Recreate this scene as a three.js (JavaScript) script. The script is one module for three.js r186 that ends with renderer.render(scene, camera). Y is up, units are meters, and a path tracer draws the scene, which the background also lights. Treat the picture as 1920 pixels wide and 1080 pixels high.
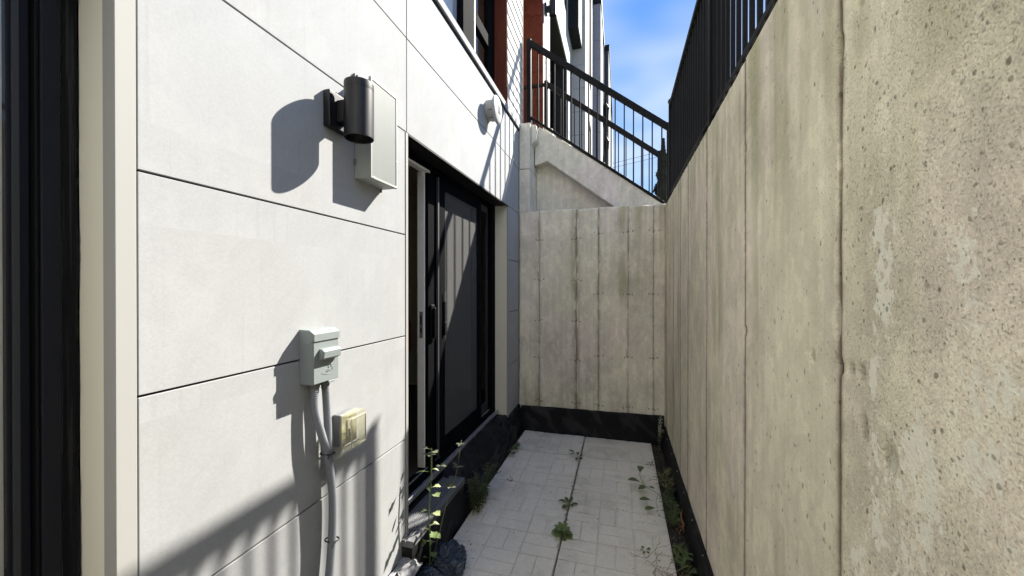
import * as THREE from 'three';
import { RoundedBoxGeometry } from 'three/addons/geometries/RoundedBoxGeometry.js';
import { mergeGeometries, mergeVertices } from 'three/addons/utils/BufferGeometryUtils.js';
import { ImprovedNoise } from 'three/addons/math/ImprovedNoise.js';

// ---------------------------------------------------------------- camera, sky, sun, exposure
const scene = new THREE.Scene();
const camera = new THREE.PerspectiveCamera(73.74, 16 / 9, 0.02, 900);
camera.rotation.order = 'YXZ';
camera.position.set(0, 0, 0);                       // eye level; the courtyard floor lies 1.8 m below
camera.rotation.set(THREE.MathUtils.degToRad(-0.2), THREE.MathUtils.degToRad(15.75), 0);
const renderer = new THREE.WebGLRenderer({ antialias: true });
renderer.toneMapping = THREE.LinearToneMapping;
renderer.toneMappingExposure = 3.15;
renderer.shadowMap.enabled = true;
renderer.shadowMap.type = THREE.PCFSoftShadowMap;

const SUN = new THREE.Vector3(0.407, 0.641, -0.650).normalize();
const sun = new THREE.DirectionalLight(new THREE.Color(1.0, 0.945, 0.85), 5.0);
sun.position.copy(SUN).multiplyScalar(30);
sun.castShadow = true;
sun.shadow.mapSize.set(4096, 4096);
Object.assign(sun.shadow.camera, { left: -22, right: 22, top: 22, bottom: -22, near: 0.5, far: 90 });
sun.shadow.radius = 1;
scene.add(sun);

// ---------------------------------------------------------------- noise
let seed = 20240611;
const rnd = () => { seed = (seed * 1664525 + 1013904223) >>> 0; return seed / 4294967296; };
const rr = (a, b) => a + (b - a) * rnd();
const NT = new Float32Array(65536);
for (let i = 0; i < 65536; i++) NT[i] = rnd();
function vn(x, y) {
  const xf = Math.floor(x), yf = Math.floor(y); let a = x - xf, b = y - yf;
  a = a * a * (3 - 2 * a); b = b * b * (3 - 2 * b);
  const x0 = xf & 255, x1 = (xf + 1) & 255, y0 = (yf & 255) << 8, y1 = ((yf + 1) & 255) << 8;
  const p = NT[x0 + y0], q = NT[x1 + y0], r = NT[x0 + y1], s = NT[x1 + y1];
  return p + (q - p) * a + (r - p) * b + (p - q - r + s) * a * b;
}
function fbm(x, y, o = 4) { let s = 0, a = 0.5, n = 0; for (let i = 0; i < o; i++) { s += a * vn(x, y); n += a; x = x * 2.03 + 17.3; y = y * 2.03 + 5.1; a *= 0.5; } return s / n; }
const sst = (a, b, x) => { x = (x - a) / (b - a); x = x < 0 ? 0 : x > 1 ? 1 : x; return x * x * (3 - 2 * x); };
const mix = (a, b, t) => a + (b - a) * t;
const inoise = new ImprovedNoise();

// ---------------------------------------------------------------- sky (clear blue with thin high cloud)
{
  const W = 1024, H = 512, d = new Float32Array(W * H * 4);
  for (let j = 0; j < H; j++) for (let i = 0; i < W; i++) {
    const el = ((j + 0.5) / H - 0.5) * Math.PI, az = ((i + 0.5) / W - 0.5) * 2 * Math.PI;
    const sy = Math.sin(el), x = Math.cos(el) * Math.cos(az), z = Math.cos(el) * Math.sin(az);
    const t = Math.pow(Math.max(0, sy), 0.62);
    let r = mix(0.36, 0.055, sst(0, 0.95, t)), g = mix(0.60, 0.22, sst(0, 0.95, t)), b = mix(0.84, 0.70, sst(0, 0.95, t));
    const k = 1 / (Math.max(0, sy) + 0.28);
    const n = 0.5 + 0.5 * (0.6 * inoise.noise(x * k * 1.5, 3.1, z * k * 2.2) + 0.3 * inoise.noise(x * k * 4, 8.7, z * k * 5) + 0.18 * inoise.noise(x * k * 9, 1.7, z * k * 11));
    const c = sst(0.30, 0.80, n) * 0.50 * sst(0.0, 0.12, sy);
    r = mix(r, 0.86, c); g = mix(g, 0.87, c); b = mix(b, 0.88, c);
    if (sy < 0) { const f = sst(0, 0.12, -sy); r = mix(r, 0.12, f); g = mix(g, 0.12, f); b = mix(b, 0.1, f); }
    const o = (j * W + i) * 4, k2 = 0.455; d[o] = r * k2; d[o + 1] = g * k2; d[o + 2] = b * k2; d[o + 3] = 1;
  }
  const tex = new THREE.DataTexture(d, W, H, THREE.RGBAFormat, THREE.FloatType);
  tex.mapping = THREE.EquirectangularReflectionMapping; tex.minFilter = tex.magFilter = THREE.LinearFilter; tex.wrapS = THREE.RepeatWrapping; tex.needsUpdate = true;
  scene.background = tex; scene.environment = tex;
}

// ---------------------------------------------------------------- texture makers
const LUT = new Uint8Array(4097);
for (let i = 0; i <= 4096; i++) { const c = i / 4096; LUT[i] = Math.round(255 * (c <= 0.0031308 ? 12.92 * c : 1.055 * Math.pow(c, 1 / 2.4) - 0.055)); }
const enc = (c) => LUT[c <= 0 ? 0 : c >= 1 ? 4096 : Math.round(c * 4096)];
function finish(data, w, h, srgb) {
  const t = new THREE.DataTexture(data, w, h, THREE.RGBAFormat, THREE.UnsignedByteType);
  t.magFilter = THREE.LinearFilter; t.minFilter = THREE.LinearMipmapLinearFilter; t.generateMipmaps = true;
  t.wrapS = t.wrapT = THREE.RepeatWrapping; if (srgb) t.colorSpace = THREE.SRGBColorSpace; t.needsUpdate = true; return t;
}
// fn(x, y, o): x, y in metres over (x0..x0+mw, y0..y0+mh); writes o[0..2] linear colour and o[3] height 0..1.  post(setter) may stamp small holes
function makeTex(w, h, x0, y0, mw, mh, fn, post) {
  const C = new Float32Array(w * h * 4), o = [0, 0, 0, 0.5];
  for (let j = 0; j < h; j++) for (let i = 0; i < w; i++) {
    fn(x0 + (i + 0.5) / w * mw, y0 + (j + 0.5) / h * mh, o);
    const k = (j * w + i) * 4; C[k] = o[0]; C[k + 1] = o[1]; C[k + 2] = o[2]; C[k + 3] = o[3];
  }
  if (post) post((cx, cy, rx, ry, f, rot = 0) => {
    const R = Math.max(rx, ry) * 1.5, i0 = Math.floor((cx - R - x0) / mw * w), i1 = Math.ceil((cx + R - x0) / mw * w), j0 = Math.floor((cy - R - y0) / mh * h), j1 = Math.ceil((cy + R - y0) / mh * h);
    const ca = Math.cos(rot), sa = Math.sin(rot);
    for (let j = Math.max(0, j0); j <= Math.min(h - 1, j1); j++) for (let i = Math.max(0, i0); i <= Math.min(w - 1, i1); i++) {
      const dx = x0 + (i + 0.5) / w * mw - cx, dy = y0 + (j + 0.5) / h * mh - cy;
      const a = (dx * ca + dy * sa) / rx, b = (-dx * sa + dy * ca) / ry, q = Math.sqrt(a * a + b * b) * (0.78 + 0.5 * vn(dx * 260 + cx * 99, dy * 260 + cy * 77));
      if (q < 1.3) f(C, (j * w + i) * 4, q);
    }
  });
  const A = new Uint8Array(w * h * 4), B = new Uint8Array(w * h * 4);
  for (let k = 0; k < w * h * 4; k += 4) {
    A[k] = enc(C[k]); A[k + 1] = enc(C[k + 1]); A[k + 2] = enc(C[k + 2]); A[k + 3] = 255;
    B[k] = B[k + 1] = B[k + 2] = Math.max(0, Math.min(255, Math.round(C[k + 3] * 255))); B[k + 3] = 255;
  }
  return { map: finish(A, w, h, true), bump: finish(B, w, h, false) };
}
const rep = (t, rx, ry) => { const c = t.clone(); c.repeat.set(rx, ry); c.needsUpdate = true; return c; };

// cast concrete: s along the wall, t height
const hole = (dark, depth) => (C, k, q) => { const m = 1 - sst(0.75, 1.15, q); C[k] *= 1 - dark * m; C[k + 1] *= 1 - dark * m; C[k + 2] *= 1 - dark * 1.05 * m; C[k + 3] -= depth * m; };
const patches = [[0.887, -0.347, .07, .05], [0.815, -0.259, .05, .035], [0.809, -0.351, .025, .07], [0.815, -0.42, .03, .09], [0.949, -0.2, .018, .13], [0.941, -0.46, .02, .1], [0.70, -0.14, .06, .06], [0.917, -0.03, .04, .12], [0.84, -0.29, .06, .05],
  [0.70, -0.25, .06, .05], [0.93, 0.12, .04, .12], [1.0, -0.62, .03, .14], [0.86, -0.55, .05, .1], [0.78, -0.66, .08, .08], [0.62, -0.4, .06, .1], [0.74, 0.02, .03, .08]];
function concrete(s, t, o, k) {
  const big = fbm(s * 1.3 + k.o, t * 1.1 + 3, 4), mid = fbm(s * 6 + k.o, t * 4.2 + 9, 4), streak = fbm(s * 36 + k.o, t * 1.3, 4), fine = fbm(s * 60, t * 60 + k.o, 3), grain = 0.6 * vn(s * 610, t * 610) + 0.4 * vn(s * 1130 + 3, t * 1130), g2 = vn(s * 290 + 7, t * 290), speck = sst(0.80, 0.90, vn(s * 330 + 50, t * 300 + 9));
  let v = 0.97 + 0.34 * (big - 0.5) + 0.40 * (mid - 0.5) + 0.22 * (streak - 0.5) + 0.10 * (sst(0.52, 0.60, fbm(s * 24 + 60, t * 15 + k.o, 4)) - 0.4) + 0.12 * (fine - 0.5);
  let r = k.c[0] * v, g = k.c[1] * v, b = k.c[2] * v;
  const pk = sst(0.46, 0.66, fbm(s * 2.1 + 31 + k.o, t * 1.5 + 13, 3)); r *= 1 + 0.02 * pk; g *= 1 - 0.015 * pk; b *= 1 + 0.05 * pk;
  // algae and rust-olive runs with ragged outlines
  const run = sst(0.46, 0.72, fbm(s * 9 + 11 + k.o, t * 0.55 + 2, 4) * 0.62 + 0.4 * fbm(s * 3 + 5, t * 2 + k.o, 3) + k.run(s, t) - 0.03);
  const rg = run * (0.55 + 0.5 * fine); r = mix(r, 0.315, rg * 0.75); g = mix(g, 0.285, rg * 0.72); b = mix(b, 0.145, rg * 0.75);
  const sand = k.sand(s, t);
  const q = (grain - 0.5) * (0.16 + 0.34 * sand) + (g2 - 0.5) * (0.08 + 0.20 * sand) - speck * (0.10 + 0.28 * sand); r *= 1 + q; g *= 1 + q; b *= 1 + q;
  let h = 0.55 + 0.10 * (mid - 0.5) + (0.10 + 0.20 * sand) * (grain - 0.5) + (0.08 + 0.18 * sand) * (g2 - 0.5) + 0.16 * (fine - 0.5) - 0.2 * speck * sand;
  if (k.patch) {
    let pm = 0; for (const p of k.patch) { const a = (s - p[0]) / (p[2] * 0.8), c = (t - p[1]) / (p[3] * 0.8), e = a * a + c * c; if (e < 4) pm += Math.exp(-e); }
    if (pm > 0.02) { const f = sst(0.548, 0.575, fbm(s * 82, t * 46, 5) * 0.72 + 0.27 * Math.min(1, pm)); const tone = 0.92 + 0.16 * fine; r = mix(r, 0.93 * tone, f * 0.8); g = mix(g, 0.90 * tone, f * 0.8); b = mix(b, 0.75 * tone, f * 0.8); h += 0.12 * f; }
  }
  if (k.seams) for (const c of k.seams) { const d = (s - c + 0.004 * (vn(t * 18, c * 40) - 0.5)) / ((c < 1.2 ? 0.0075 : 0.010) * (0.5 + vn(t * 7 + 3, c * 31) + 0.8 * vn(t * 60, c * 17))); if (d > -2.5 && d < 2.5) { const m = Math.exp(-d * d) * 0.92; r = mix(r, 0.21, m); g = mix(g, 0.150, m); b = mix(b, 0.105, m); } }
  o[0] = r; o[1] = g; o[2] = b; o[3] = h;
}
const RIGHT = { o: 0, c: [0.79, 0.725, 0.55], patch: patches, seams: [1.077, 1.79, 2.523, 3.18, 3.557, 4.041, 4.579], run: (s, t) => 0.07 * sst(0.35, 0.95, t + 0.3 * (vn(s * 11, 3) - 0.5)) + 0.05 * sst(1.0, 0.6, s) * sst(-0.2, 0.5, t) - 0.05, sand: (s, t) => sst(1.25, 0.85, s + 0.5 * (fbm(s * 4, t * 3, 3) - 0.5)) };
const BACK = { o: 57, c: [0.76, 0.71, 0.575], run: (s, t) => 0.10 * sst(-0.35, 0.1, s) * sst(-0.3, 0.8, t) - 0.04, sand: () => 0.15 };
function bugs(n, x0, x1, y0, y1, stretch = 1.5) { return (st) => { for (let i = 0; i < n; i++) { const r = 0.0010 + 0.0036 * Math.pow(rnd(), 3.4); st(rr(x0, x1), rr(y0, y1), r, r * rr(1, stretch), hole(rr(0.25, 0.62), rr(0.25, 0.6)), rr(-0.4, 0.4)); } }; }  // bughole colour darkened: shade in the pits painted in along with stain
const tieR = [[1.084, .565, .016, .03], [1.077, -.188, .013, .017], [1.033, -.182, .012, .014], [.994, -.185, .012, .018], [1.212, -.186, .012, .018], [1.79, .568, .014, .018], [1.783, -.181, .015, .018], [2.523, .581, .015, .018], [1.0, .62, .012, .022], [1.09, -.075, .012, .045], [2.523, -.18, .015, .018], [0.985, -.30, .012, .03], [0.905, -.33, .02, .03]];
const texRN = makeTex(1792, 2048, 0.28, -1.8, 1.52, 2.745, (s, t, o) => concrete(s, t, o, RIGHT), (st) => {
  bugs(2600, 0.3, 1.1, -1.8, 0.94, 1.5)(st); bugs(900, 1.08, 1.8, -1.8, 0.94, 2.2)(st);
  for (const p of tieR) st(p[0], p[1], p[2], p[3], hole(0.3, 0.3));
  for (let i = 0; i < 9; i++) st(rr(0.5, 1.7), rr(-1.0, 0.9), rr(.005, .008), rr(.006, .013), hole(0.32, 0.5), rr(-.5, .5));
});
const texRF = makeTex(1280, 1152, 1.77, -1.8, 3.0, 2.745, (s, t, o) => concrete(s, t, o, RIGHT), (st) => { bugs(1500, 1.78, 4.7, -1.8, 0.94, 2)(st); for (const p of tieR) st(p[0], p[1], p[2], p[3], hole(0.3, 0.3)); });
const backSeams = [-0.976, -0.516, -0.251, 0.089, 0.37];
const texB = makeTex(896, 1408, -1.26, -1.8, 1.78, 2.745, (s, t, o) => {
  concrete(s, t, o, BACK);
  for (let i = 0; i < 5; i++) {                    // dirt that has run out of each form joint, ragged
    const w = i === 1 ? 0.035 : 0.018, m = Math.exp(-Math.pow((s - backSeams[i] + 0.02 * (vn(t * 5, i * 9) - 0.5)) / w, 2)) * sst(0.45, 0.72, fbm(s * 40, t * 9 + i * 7, 4) + (i < 3 ? 0.16 : 0.05));
    const q = [0.45, 0.7, 0.5, 0.35, 0.3][i] * m; o[0] = mix(o[0], 0.24, q); o[1] = mix(o[1], 0.215, q); o[2] = mix(o[2], 0.15, q); o[3] -= 0.2 * m;
  }
  const e = Math.pow((s - 0.25) / 0.09, 2) + Math.pow((t + 0.32) / 0.13, 2), f = sst(0.60, 0.64, fbm(s * 26, t * 15 + 4, 4) * 0.75 + 0.3 * Math.exp(-e)); o[0] = mix(o[0], 0.7, f * .8); o[1] = mix(o[1], 0.7, f * .8); o[2] = mix(o[2], 0.6, f * .8);
}, (st) => {
  bugs(480, -1.25, 0.5, -1.8, 0.94, 1.6)(st);
  for (const s of backSeams) for (const t of (s < -0.3 ? [0.58, 0.083, -0.414, -0.891, -1.42] : [0.64, -0.09, -0.824, -1.42])) for (const dx of [-0.045, -0.012, 0.012, 0.05]) st(s + dx + rr(-.01, .01), t + rr(-.012, .012), rr(.007, .011), rr(.008, .012), hole(0.55, 0.45));
});
const texC = makeTex(1024, 1024, 0, 0, 2, 2, (s, t, o) => { concrete(s, t, o, { o: 120, c: [0.68, 0.645, 0.555], run: () => -0.16, sand: () => 0.3 }); }, bugs(420, 0, 2, 0, 2));
const texSlab = makeTex(1024, 1024, 0, 0, 1.5, 1.5, (s, t, o) => {
  const big = fbm(s * 2, t * 2, 4), f = fbm(s * 45, t * 45, 3), g = vn(s * 380, t * 380), v = 0.92 + 0.22 * (big - 0.5) + 0.14 * (f - 0.5) + 0.18 * (g - 0.5);
  const d = sst(0.56, 0.78, fbm(s * 5 + 40, t * 5, 5)) * 0.16; o[0] = 0.80 * v * (1 - d); o[1] = 0.76 * v * (1 - d); o[2] = 0.665 * v * (1 - 1.1 * d); o[3] = 0.5 + 0.35 * (g - 0.5) + 0.3 * (f - 0.5);
}, bugs(260, 0, 1.5, 0, 1.5, 1.2));
const texPanel = makeTex(1536, 1536, 0, 0, 2.2, 2.2, (s, t, o) => {
  const a = fbm(s * 1.7, t * 1.7, 5), b = fbm(s * 6 + 9, t * 5, 5), st = fbm(s * 26 + 3, t * 1.6, 4), dg = fbm((s + t) * 3.1, (s - t) * 13, 4), g = vn(s * 500, t * 500), g2 = vn(s * 190, t * 190);
  const cloud = sst(0.42, 0.66, b) - 0.5, rub = sst(0.5, 0.7, dg);
  const drip = sst(0.60, 0.80, fbm(s * 55 + 8, t * 0.8, 4)) * sst(0.45, 0.7, a + 0.1);
  const v = 1 + 0.12 * (a - 0.5) + 0.045 * cloud + 0.045 * (st - 0.5) - 0.025 * rub - 0.05 * drip + 0.07 * (g - 0.5) + 0.07 * (g2 - 0.5), w = 0.022 * (fbm(s * 2.3 + 70, t * 2.3, 3) - 0.5);
  o[0] = 0.325 * v * (1 + w); o[1] = 0.333 * v; o[2] = 0.338 * v * (1 - 1.3 * w); o[3] = 0.5 + 0.4 * (g - 0.5) + 0.35 * (g2 - 0.5);
});
const texWood = makeTex(512, 1024, 0, 0, 0.5, 2, (s, t, o) => {
  const wv = fbm(s * 6, t * 1.2, 3), r = vn(s * 70 + 9 * wv, t * 2.2), f = fbm(s * 150, t * 9, 3), k = vn(s * 14 + 4 * wv, t * 0.7);
  const v = 0.55 + 0.55 * r * 0.6 + 0.35 * (f - 0.5) + 0.4 * (k - 0.3); o[0] = 0.125 * v; o[1] = 0.030 * v; o[2] = 0.018 * v; o[3] = 0.5 + 0.3 * (f - 0.5) + 0.3 * (r - 0.5);
});
const texTar = makeTex(768, 768, 0, 0, 1.2, 1.2, (s, t, o) => {
  const a = fbm(s * 4, t * 4, 5), g = vn(s * 160, t * 160), d = sst(0.52, 0.7, fbm(s * 9 + 20, t * 9, 5)); const v = 0.008 + 0.007 * (a - 0.5) + 0.004 * g;
  o[0] = v + 0.035 * d * a; o[1] = v + 0.035 * d * a; o[2] = v * 1.15 + 0.033 * d * a; o[3] = 0.5 + 0.6 * (a - 0.5) + 0.2 * (g - 0.5);
});
const texDeck = makeTex(512, 512, 0, 0, 1, 1, (s, t, o) => { const a = fbm(s * 60, t * 3, 4), b = fbm(s * 7, t * 7, 4), v = 0.75 + 0.5 * (a - 0.5) + 0.5 * (b - 0.5); o[0] = 0.20 * v; o[1] = 0.205 * v; o[2] = 0.215 * v; o[3] = a; });
const texDirt = makeTex(512, 512, 0, 0, 1, 1, (s, t, o) => { const a = fbm(s * 12, t * 12, 5), g = vn(s * 150, t * 150), v = 0.35 + a * 0.9 + 0.4 * (g - 0.5); o[0] = 0.075 * v; o[1] = 0.062 * v; o[2] = 0.045 * v; o[3] = a; });
const texGrass = makeTex(512, 512, 0, 0, 4, 4, (s, t, o) => { const a = fbm(s * 2, t * 2, 5), g = vn(s * 60, t * 60), v = 0.5 + a * 0.6 + 0.5 * (g - 0.5); o[0] = 0.06 * v; o[1] = 0.085 * v; o[2] = 0.03 * v; o[3] = g; });

// ---------------------------------------------------------------- materials
const S = (color, roughness = 0.7, extra = {}) => new THREE.MeshStandardMaterial({ color: Array.isArray(color) ? new THREE.Color().setRGB(...color) : color, roughness, ...extra });
const D = (c, roughness, si = 0.3) => new THREE.MeshPhysicalMaterial({ color: new THREE.Color().setRGB(...c), roughness, specularIntensity: si });
const T = (t, mw, mh, roughness, bumpScale, extra = {}) => new THREE.MeshStandardMaterial({ map: rep(t.map, 1 / mw, 1 / mh), bumpMap: rep(t.bump, 1 / mw, 1 / mh), bumpScale, roughness, ...extra });
const W = (a, b) => new THREE.MeshPhysicalMaterial({ map: rep(texWood.map, 1 / a, 1 / b), bumpMap: rep(texWood.bump, 1 / a, 1 / b), bumpScale: 0.0015, roughness: 0.6, specularIntensity: 0.25 });
const mat = {
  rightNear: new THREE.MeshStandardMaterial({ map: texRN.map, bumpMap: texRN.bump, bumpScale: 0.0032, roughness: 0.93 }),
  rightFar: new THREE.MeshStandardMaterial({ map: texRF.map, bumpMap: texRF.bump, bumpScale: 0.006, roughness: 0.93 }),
  back: new THREE.MeshStandardMaterial({ map: texB.map, bumpMap: texB.bump, bumpScale: 0.007, roughness: 0.93 }),
  conc: T(texC, 2, 2, 0.92, 0.005), concJoint: S([0.20, 0.135, 0.095], 0.95),
  slab: T(texSlab, 1.5, 1.5, 0.9, 0.0025), panel: T(texPanel, 2.2, 2.2, 0.9, 0.00018),
  wood: W(0.5, 2), tar: new THREE.MeshPhysicalMaterial({ map: rep(texTar.map, 1 / 1.2, 1 / 1.2), bumpMap: rep(texTar.bump, 1 / 1.2, 1 / 1.2), bumpScale: 0.008, roughness: 0.6, specularIntensity: 0.35 }), dirt: T(texDirt, 1, 1, 1, 0.01), grass: T(texGrass, 4, 4, 1, 0.02),
  woodH: W(2, 0.5), trim: S([0.315, 0.315, 0.30], 0.8), trimGrey: S([0.72, 0.69, 0.57], 0.8), sill: S([0.33, 0.33, 0.35], 0.95), siding: S([0.52, 0.52, 0.52], 0.95), sheath: S([0.012, 0.012, 0.013], 0.9),
  black: D([0.006, 0.006, 0.007], 0.5), blackMatte: D([0.007, 0.007, 0.008], 0.6, 0.45), railing: D([0.005, 0.0052, 0.006], 0.6), frameNavy: D([0.013, 0.0145, 0.020], 0.6, 0.4), frame: D([0.004, 0.0044, 0.0055], 0.85, 0.07), lampBlack: D([0.008, 0.008, 0.0095], 0.42, 0.8), frameGrey: S([0.032, 0.033, 0.038], 0.6),
  vinyl: S([0.85, 0.85, 0.83], 0.5), alu: S([0.42, 0.43, 0.45], 0.45, { metalness: 0.6 }), steel: S([0.5, 0.5, 0.52], 0.35, { metalness: 0.9 }),
  glass: new THREE.MeshPhysicalMaterial({ color: 0xffffff, roughness: 0.02, transmission: 1, thickness: 0, ior: 1.5 }),
  tintGlass: new THREE.MeshPhysicalMaterial({ color: new THREE.Color().setRGB(0.5, 0.55, 0.55), roughness: 0.02, specularIntensity: 0.5, transmission: 1, thickness: 0, ior: 1.55 }),
  screen: S([0.085, 0.085, 0.083], 1, { transparent: true, opacity: 0.74, side: THREE.DoubleSide }),
  inWall: S([0.62, 0.56, 0.44], 0.9), inFloor: S([0.10, 0.075, 0.055], 0.5), white: S([0.7, 0.7, 0.68], 0.6), fabric: S([0.62, 0.62, 0.55], 0.95), sky_tint_sheet: S([0.36, 0.43, 0.46], 0.9), orange: S([0.55, 0.13, 0.06], 0.9),
  greyMetal: S([0.215, 0.245, 0.242], 0.5), boxWhite: S([0.31, 0.325, 0.305], 0.55), conduit: S([0.16, 0.17, 0.19], 0.5), rubber: S([0.02, 0.02, 0.02], 0.6), fitting: S([0.12, 0.12, 0.125], 0.5),
  outletGrey: S([0.17, 0.17, 0.18], 0.6), clearYellow: new THREE.MeshPhysicalMaterial({ color: new THREE.Color().setRGB(0.985, 0.98, 0.915), roughness: 0.05, transmission: 0.94, thickness: 0, ior: 1.5 }), milky: S([0.40, 0.385, 0.28], 0.35), tornGrey: S([0.20, 0.20, 0.21], 0.6), ivory: S([0.32, 0.31, 0.25], 0.5), capWhite: S([0.34, 0.35, 0.35], 0.6),
  bag: S([0.038, 0.05, 0.072], 0.26), deck: T(texDeck, 1, 1, 0.75, 0.002), bark: S([0.08, 0.055, 0.035], 0.9), twig: S([0.28, 0.19, 0.11], 0.9), gravel: S([0.06, 0.055, 0.048], 0.95),
  greyClad: S([0.36, 0.36, 0.37], 0.8), mauve: S([0.26, 0.25, 0.29], 0.8), asphalt: S([0.05, 0.05, 0.05], 0.95), wire: S([0.03, 0.03, 0.035], 0.8),
};
const leafM = (c, tr = 0.3) => new THREE.MeshPhysicalMaterial({ color: new THREE.Color().setRGB(...c), roughness: 0.85, transmission: tr, thickness: 0, side: THREE.DoubleSide });
const LEAF = { mid: leafM([0.085, 0.13, 0.035]), light: leafM([0.15, 0.22, 0.05], 0.4), pale: leafM([0.34, 0.40, 0.14], 0.45), dark: leafM([0.035, 0.06, 0.022], 0.2), olive: leafM([0.09, 0.105, 0.04]), yellow: leafM([0.28, 0.24, 0.08]), rust: leafM([0.30, 0.13, 0.04]), petal: leafM([0.7, 0.7, 0.55], 0.3), dry: leafM([0.16, 0.11, 0.06], 0.15) };

// ---------------------------------------------------------------- geometry helpers (metres, world axes)
function worldUV(g, du = 0, dv = 0) {
  const p = g.attributes.position, n = g.attributes.normal, uv = new Float32Array(p.count * 2);
  for (let i = 0; i < p.count; i++) {
    const ax = Math.abs(n.getX(i)), ay = Math.abs(n.getY(i)), az = Math.abs(n.getZ(i));
    let u, v; if (ax >= ay && ax >= az) { u = -p.getZ(i); v = p.getY(i); } else if (ay >= az) { u = p.getX(i); v = -p.getZ(i); } else { u = p.getX(i); v = p.getY(i); }
    uv[2 * i] = u + du; uv[2 * i + 1] = v + dv;
  }
  g.setAttribute('uv', new THREE.BufferAttribute(uv, 2)); return g;
}
function prep(g, uv = true, du, dv) { const q = g.index ? g.toNonIndexed() : g; for (const k of Object.keys(q.attributes)) if (!['position', 'normal', 'uv'].includes(k)) q.deleteAttribute(k); return uv ? worldUV(q, du, dv) : q; }
function box(x0, x1, y0, y1, z0, z1, r = 0, du = 0, dv = 0) {
  const w = Math.abs(x1 - x0), h = Math.abs(y1 - y0), d = Math.abs(z1 - z0);
  const g = r > 0 ? new RoundedBoxGeometry(w, h, d, 1, Math.min(r, w / 2.05, h / 2.05, d / 2.05)) : new THREE.BoxGeometry(w, h, d);
  g.translate((x0 + x1) / 2, (y0 + y1) / 2, (z0 + z1) / 2); return prep(g, true, du, dv);
}
function cyl(r0, r1, h, seg, at, axis = 'y', open = false) {
  const g = new THREE.CylinderGeometry(r0, r1, h, seg, 1, open); if (axis === 'x') g.rotateZ(-Math.PI / 2); if (axis === 'z') g.rotateX(Math.PI / 2); g.translate(...at); return prep(g);
}
function lathe(pts, seg, at, axis = 'y') { const g = new THREE.LatheGeometry(pts.map((p) => new THREE.Vector2(p[0], p[1])), seg); if (axis === 'x') g.rotateZ(-Math.PI / 2); g.translate(...at); return prep(g); }
function tube(pts, r, seg = 24, rs = 8) { return prep(new THREE.TubeGeometry(new THREE.CatmullRomCurve3(pts.map((p) => new THREE.Vector3(...p))), seg, r, rs)); }
function bar(a, b, w, h) {                                     // rectangular bar from a to b; w across, h in the upright plane
  const A = new THREE.Vector3(...a), B = new THREE.Vector3(...b), d = B.clone().sub(A), L = d.length(); d.normalize();
  const side = new THREE.Vector3().crossVectors(d, new THREE.Vector3(0, 1, 0)).normalize(), up = new THREE.Vector3().crossVectors(side, d);
  const g = new RoundedBoxGeometry(L, h, w, 1, Math.min(w, h) * 0.12);
  g.applyMatrix4(new THREE.Matrix4().makeBasis(d, up, side).setPosition(A.add(B).multiplyScalar(0.5))); return prep(g);
}
function grid(nu, nv, fn, uvf, flip = false) {
  const P = new Float32Array((nu + 1) * (nv + 1) * 3), U = new Float32Array((nu + 1) * (nv + 1) * 2), I = [];
  for (let j = 0; j <= nv; j++) for (let i = 0; i <= nu; i++) { const k = j * (nu + 1) + i, p = fn(i / nu, j / nv, i, j); P.set(p, k * 3); U.set(uvf ? uvf(i / nu, j / nv, p) : [i / nu, j / nv], k * 2); }
  for (let j = 0; j < nv; j++) for (let i = 0; i < nu; i++) { const a = j * (nu + 1) + i, b = a + 1, c = a + nu + 1, d = c + 1; if (flip) I.push(a, c, b, b, c, d); else I.push(a, b, c, b, d, c); }
  const g = new THREE.BufferGeometry(); g.setAttribute('position', new THREE.BufferAttribute(P, 3)); g.setAttribute('uv', new THREE.BufferAttribute(U, 2)); g.setIndex(I); g.computeVertexNormals(); return g;
}
function prism(pts, z0, z1, bevel = 0) {                       // polygon in x, y extruded from z0 to z1
  const s = new THREE.Shape(pts.map((p) => new THREE.Vector2(p[0], p[1])));
  const g = new THREE.ExtrudeGeometry(s, { depth: z1 - z0 - 2 * bevel, bevelEnabled: bevel > 0, bevelSize: bevel, bevelThickness: bevel, bevelOffset: -bevel, bevelSegments: 1 }); g.translate(0, 0, z0 + bevel); return prep(g);
}
const used = {}, origin = new WeakMap();
function numbered(n) { const k = used[n] = (used[n] ?? -1) + 1; return k ? `${n}_${String(k).padStart(3, '0')}` : n; }
function tag(o, label, category, group) { o.userData.label = label; o.userData.category = category; if (group) o.userData.group = group; return o; }
function thing(name, label, category, pos = [0, 0, 0], group) { const o = new THREE.Group(); o.name = numbered(name); o.position.set(...pos); scene.add(o); origin.set(o, pos); return tag(o, label, category, group); }
function obj(name, geos, material, parent, local = false) {    // one mesh; geometry in world coordinates unless local
  const list = Array.isArray(geos) ? geos : [geos]; let g = list.length > 1 ? mergeGeometries(list.map((q) => q.index ? q.toNonIndexed() : q)) : list[0];
  const o = parent ? origin.get(parent) : null; if (o && !local) { g = list.length > 1 ? g : g.clone(); g.translate(-o[0], -o[1], -o[2]); }
  const m = new THREE.Mesh(g, material); m.name = parent ? name : numbered(name); m.castShadow = m.receiveShadow = true; (parent || scene).add(m); origin.set(m, o || [0, 0, 0]); return m;
}
function put(name, geo, material, parent, pos) { const m = new THREE.Mesh(geo, material), o = origin.get(parent); m.name = name; m.position.set(pos[0] - o[0], pos[1] - o[1], pos[2] - o[2]); m.castShadow = m.receiveShadow = true; parent.add(m); origin.set(m, pos); return m; }
function struct(o) { o.userData.kind = 'structure'; return o; }
function structGroup(name, pos) { const o = new THREE.Group(); o.name = numbered(name); o.position.set(...pos); scene.add(o); origin.set(o, pos); return struct(o); }

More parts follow.
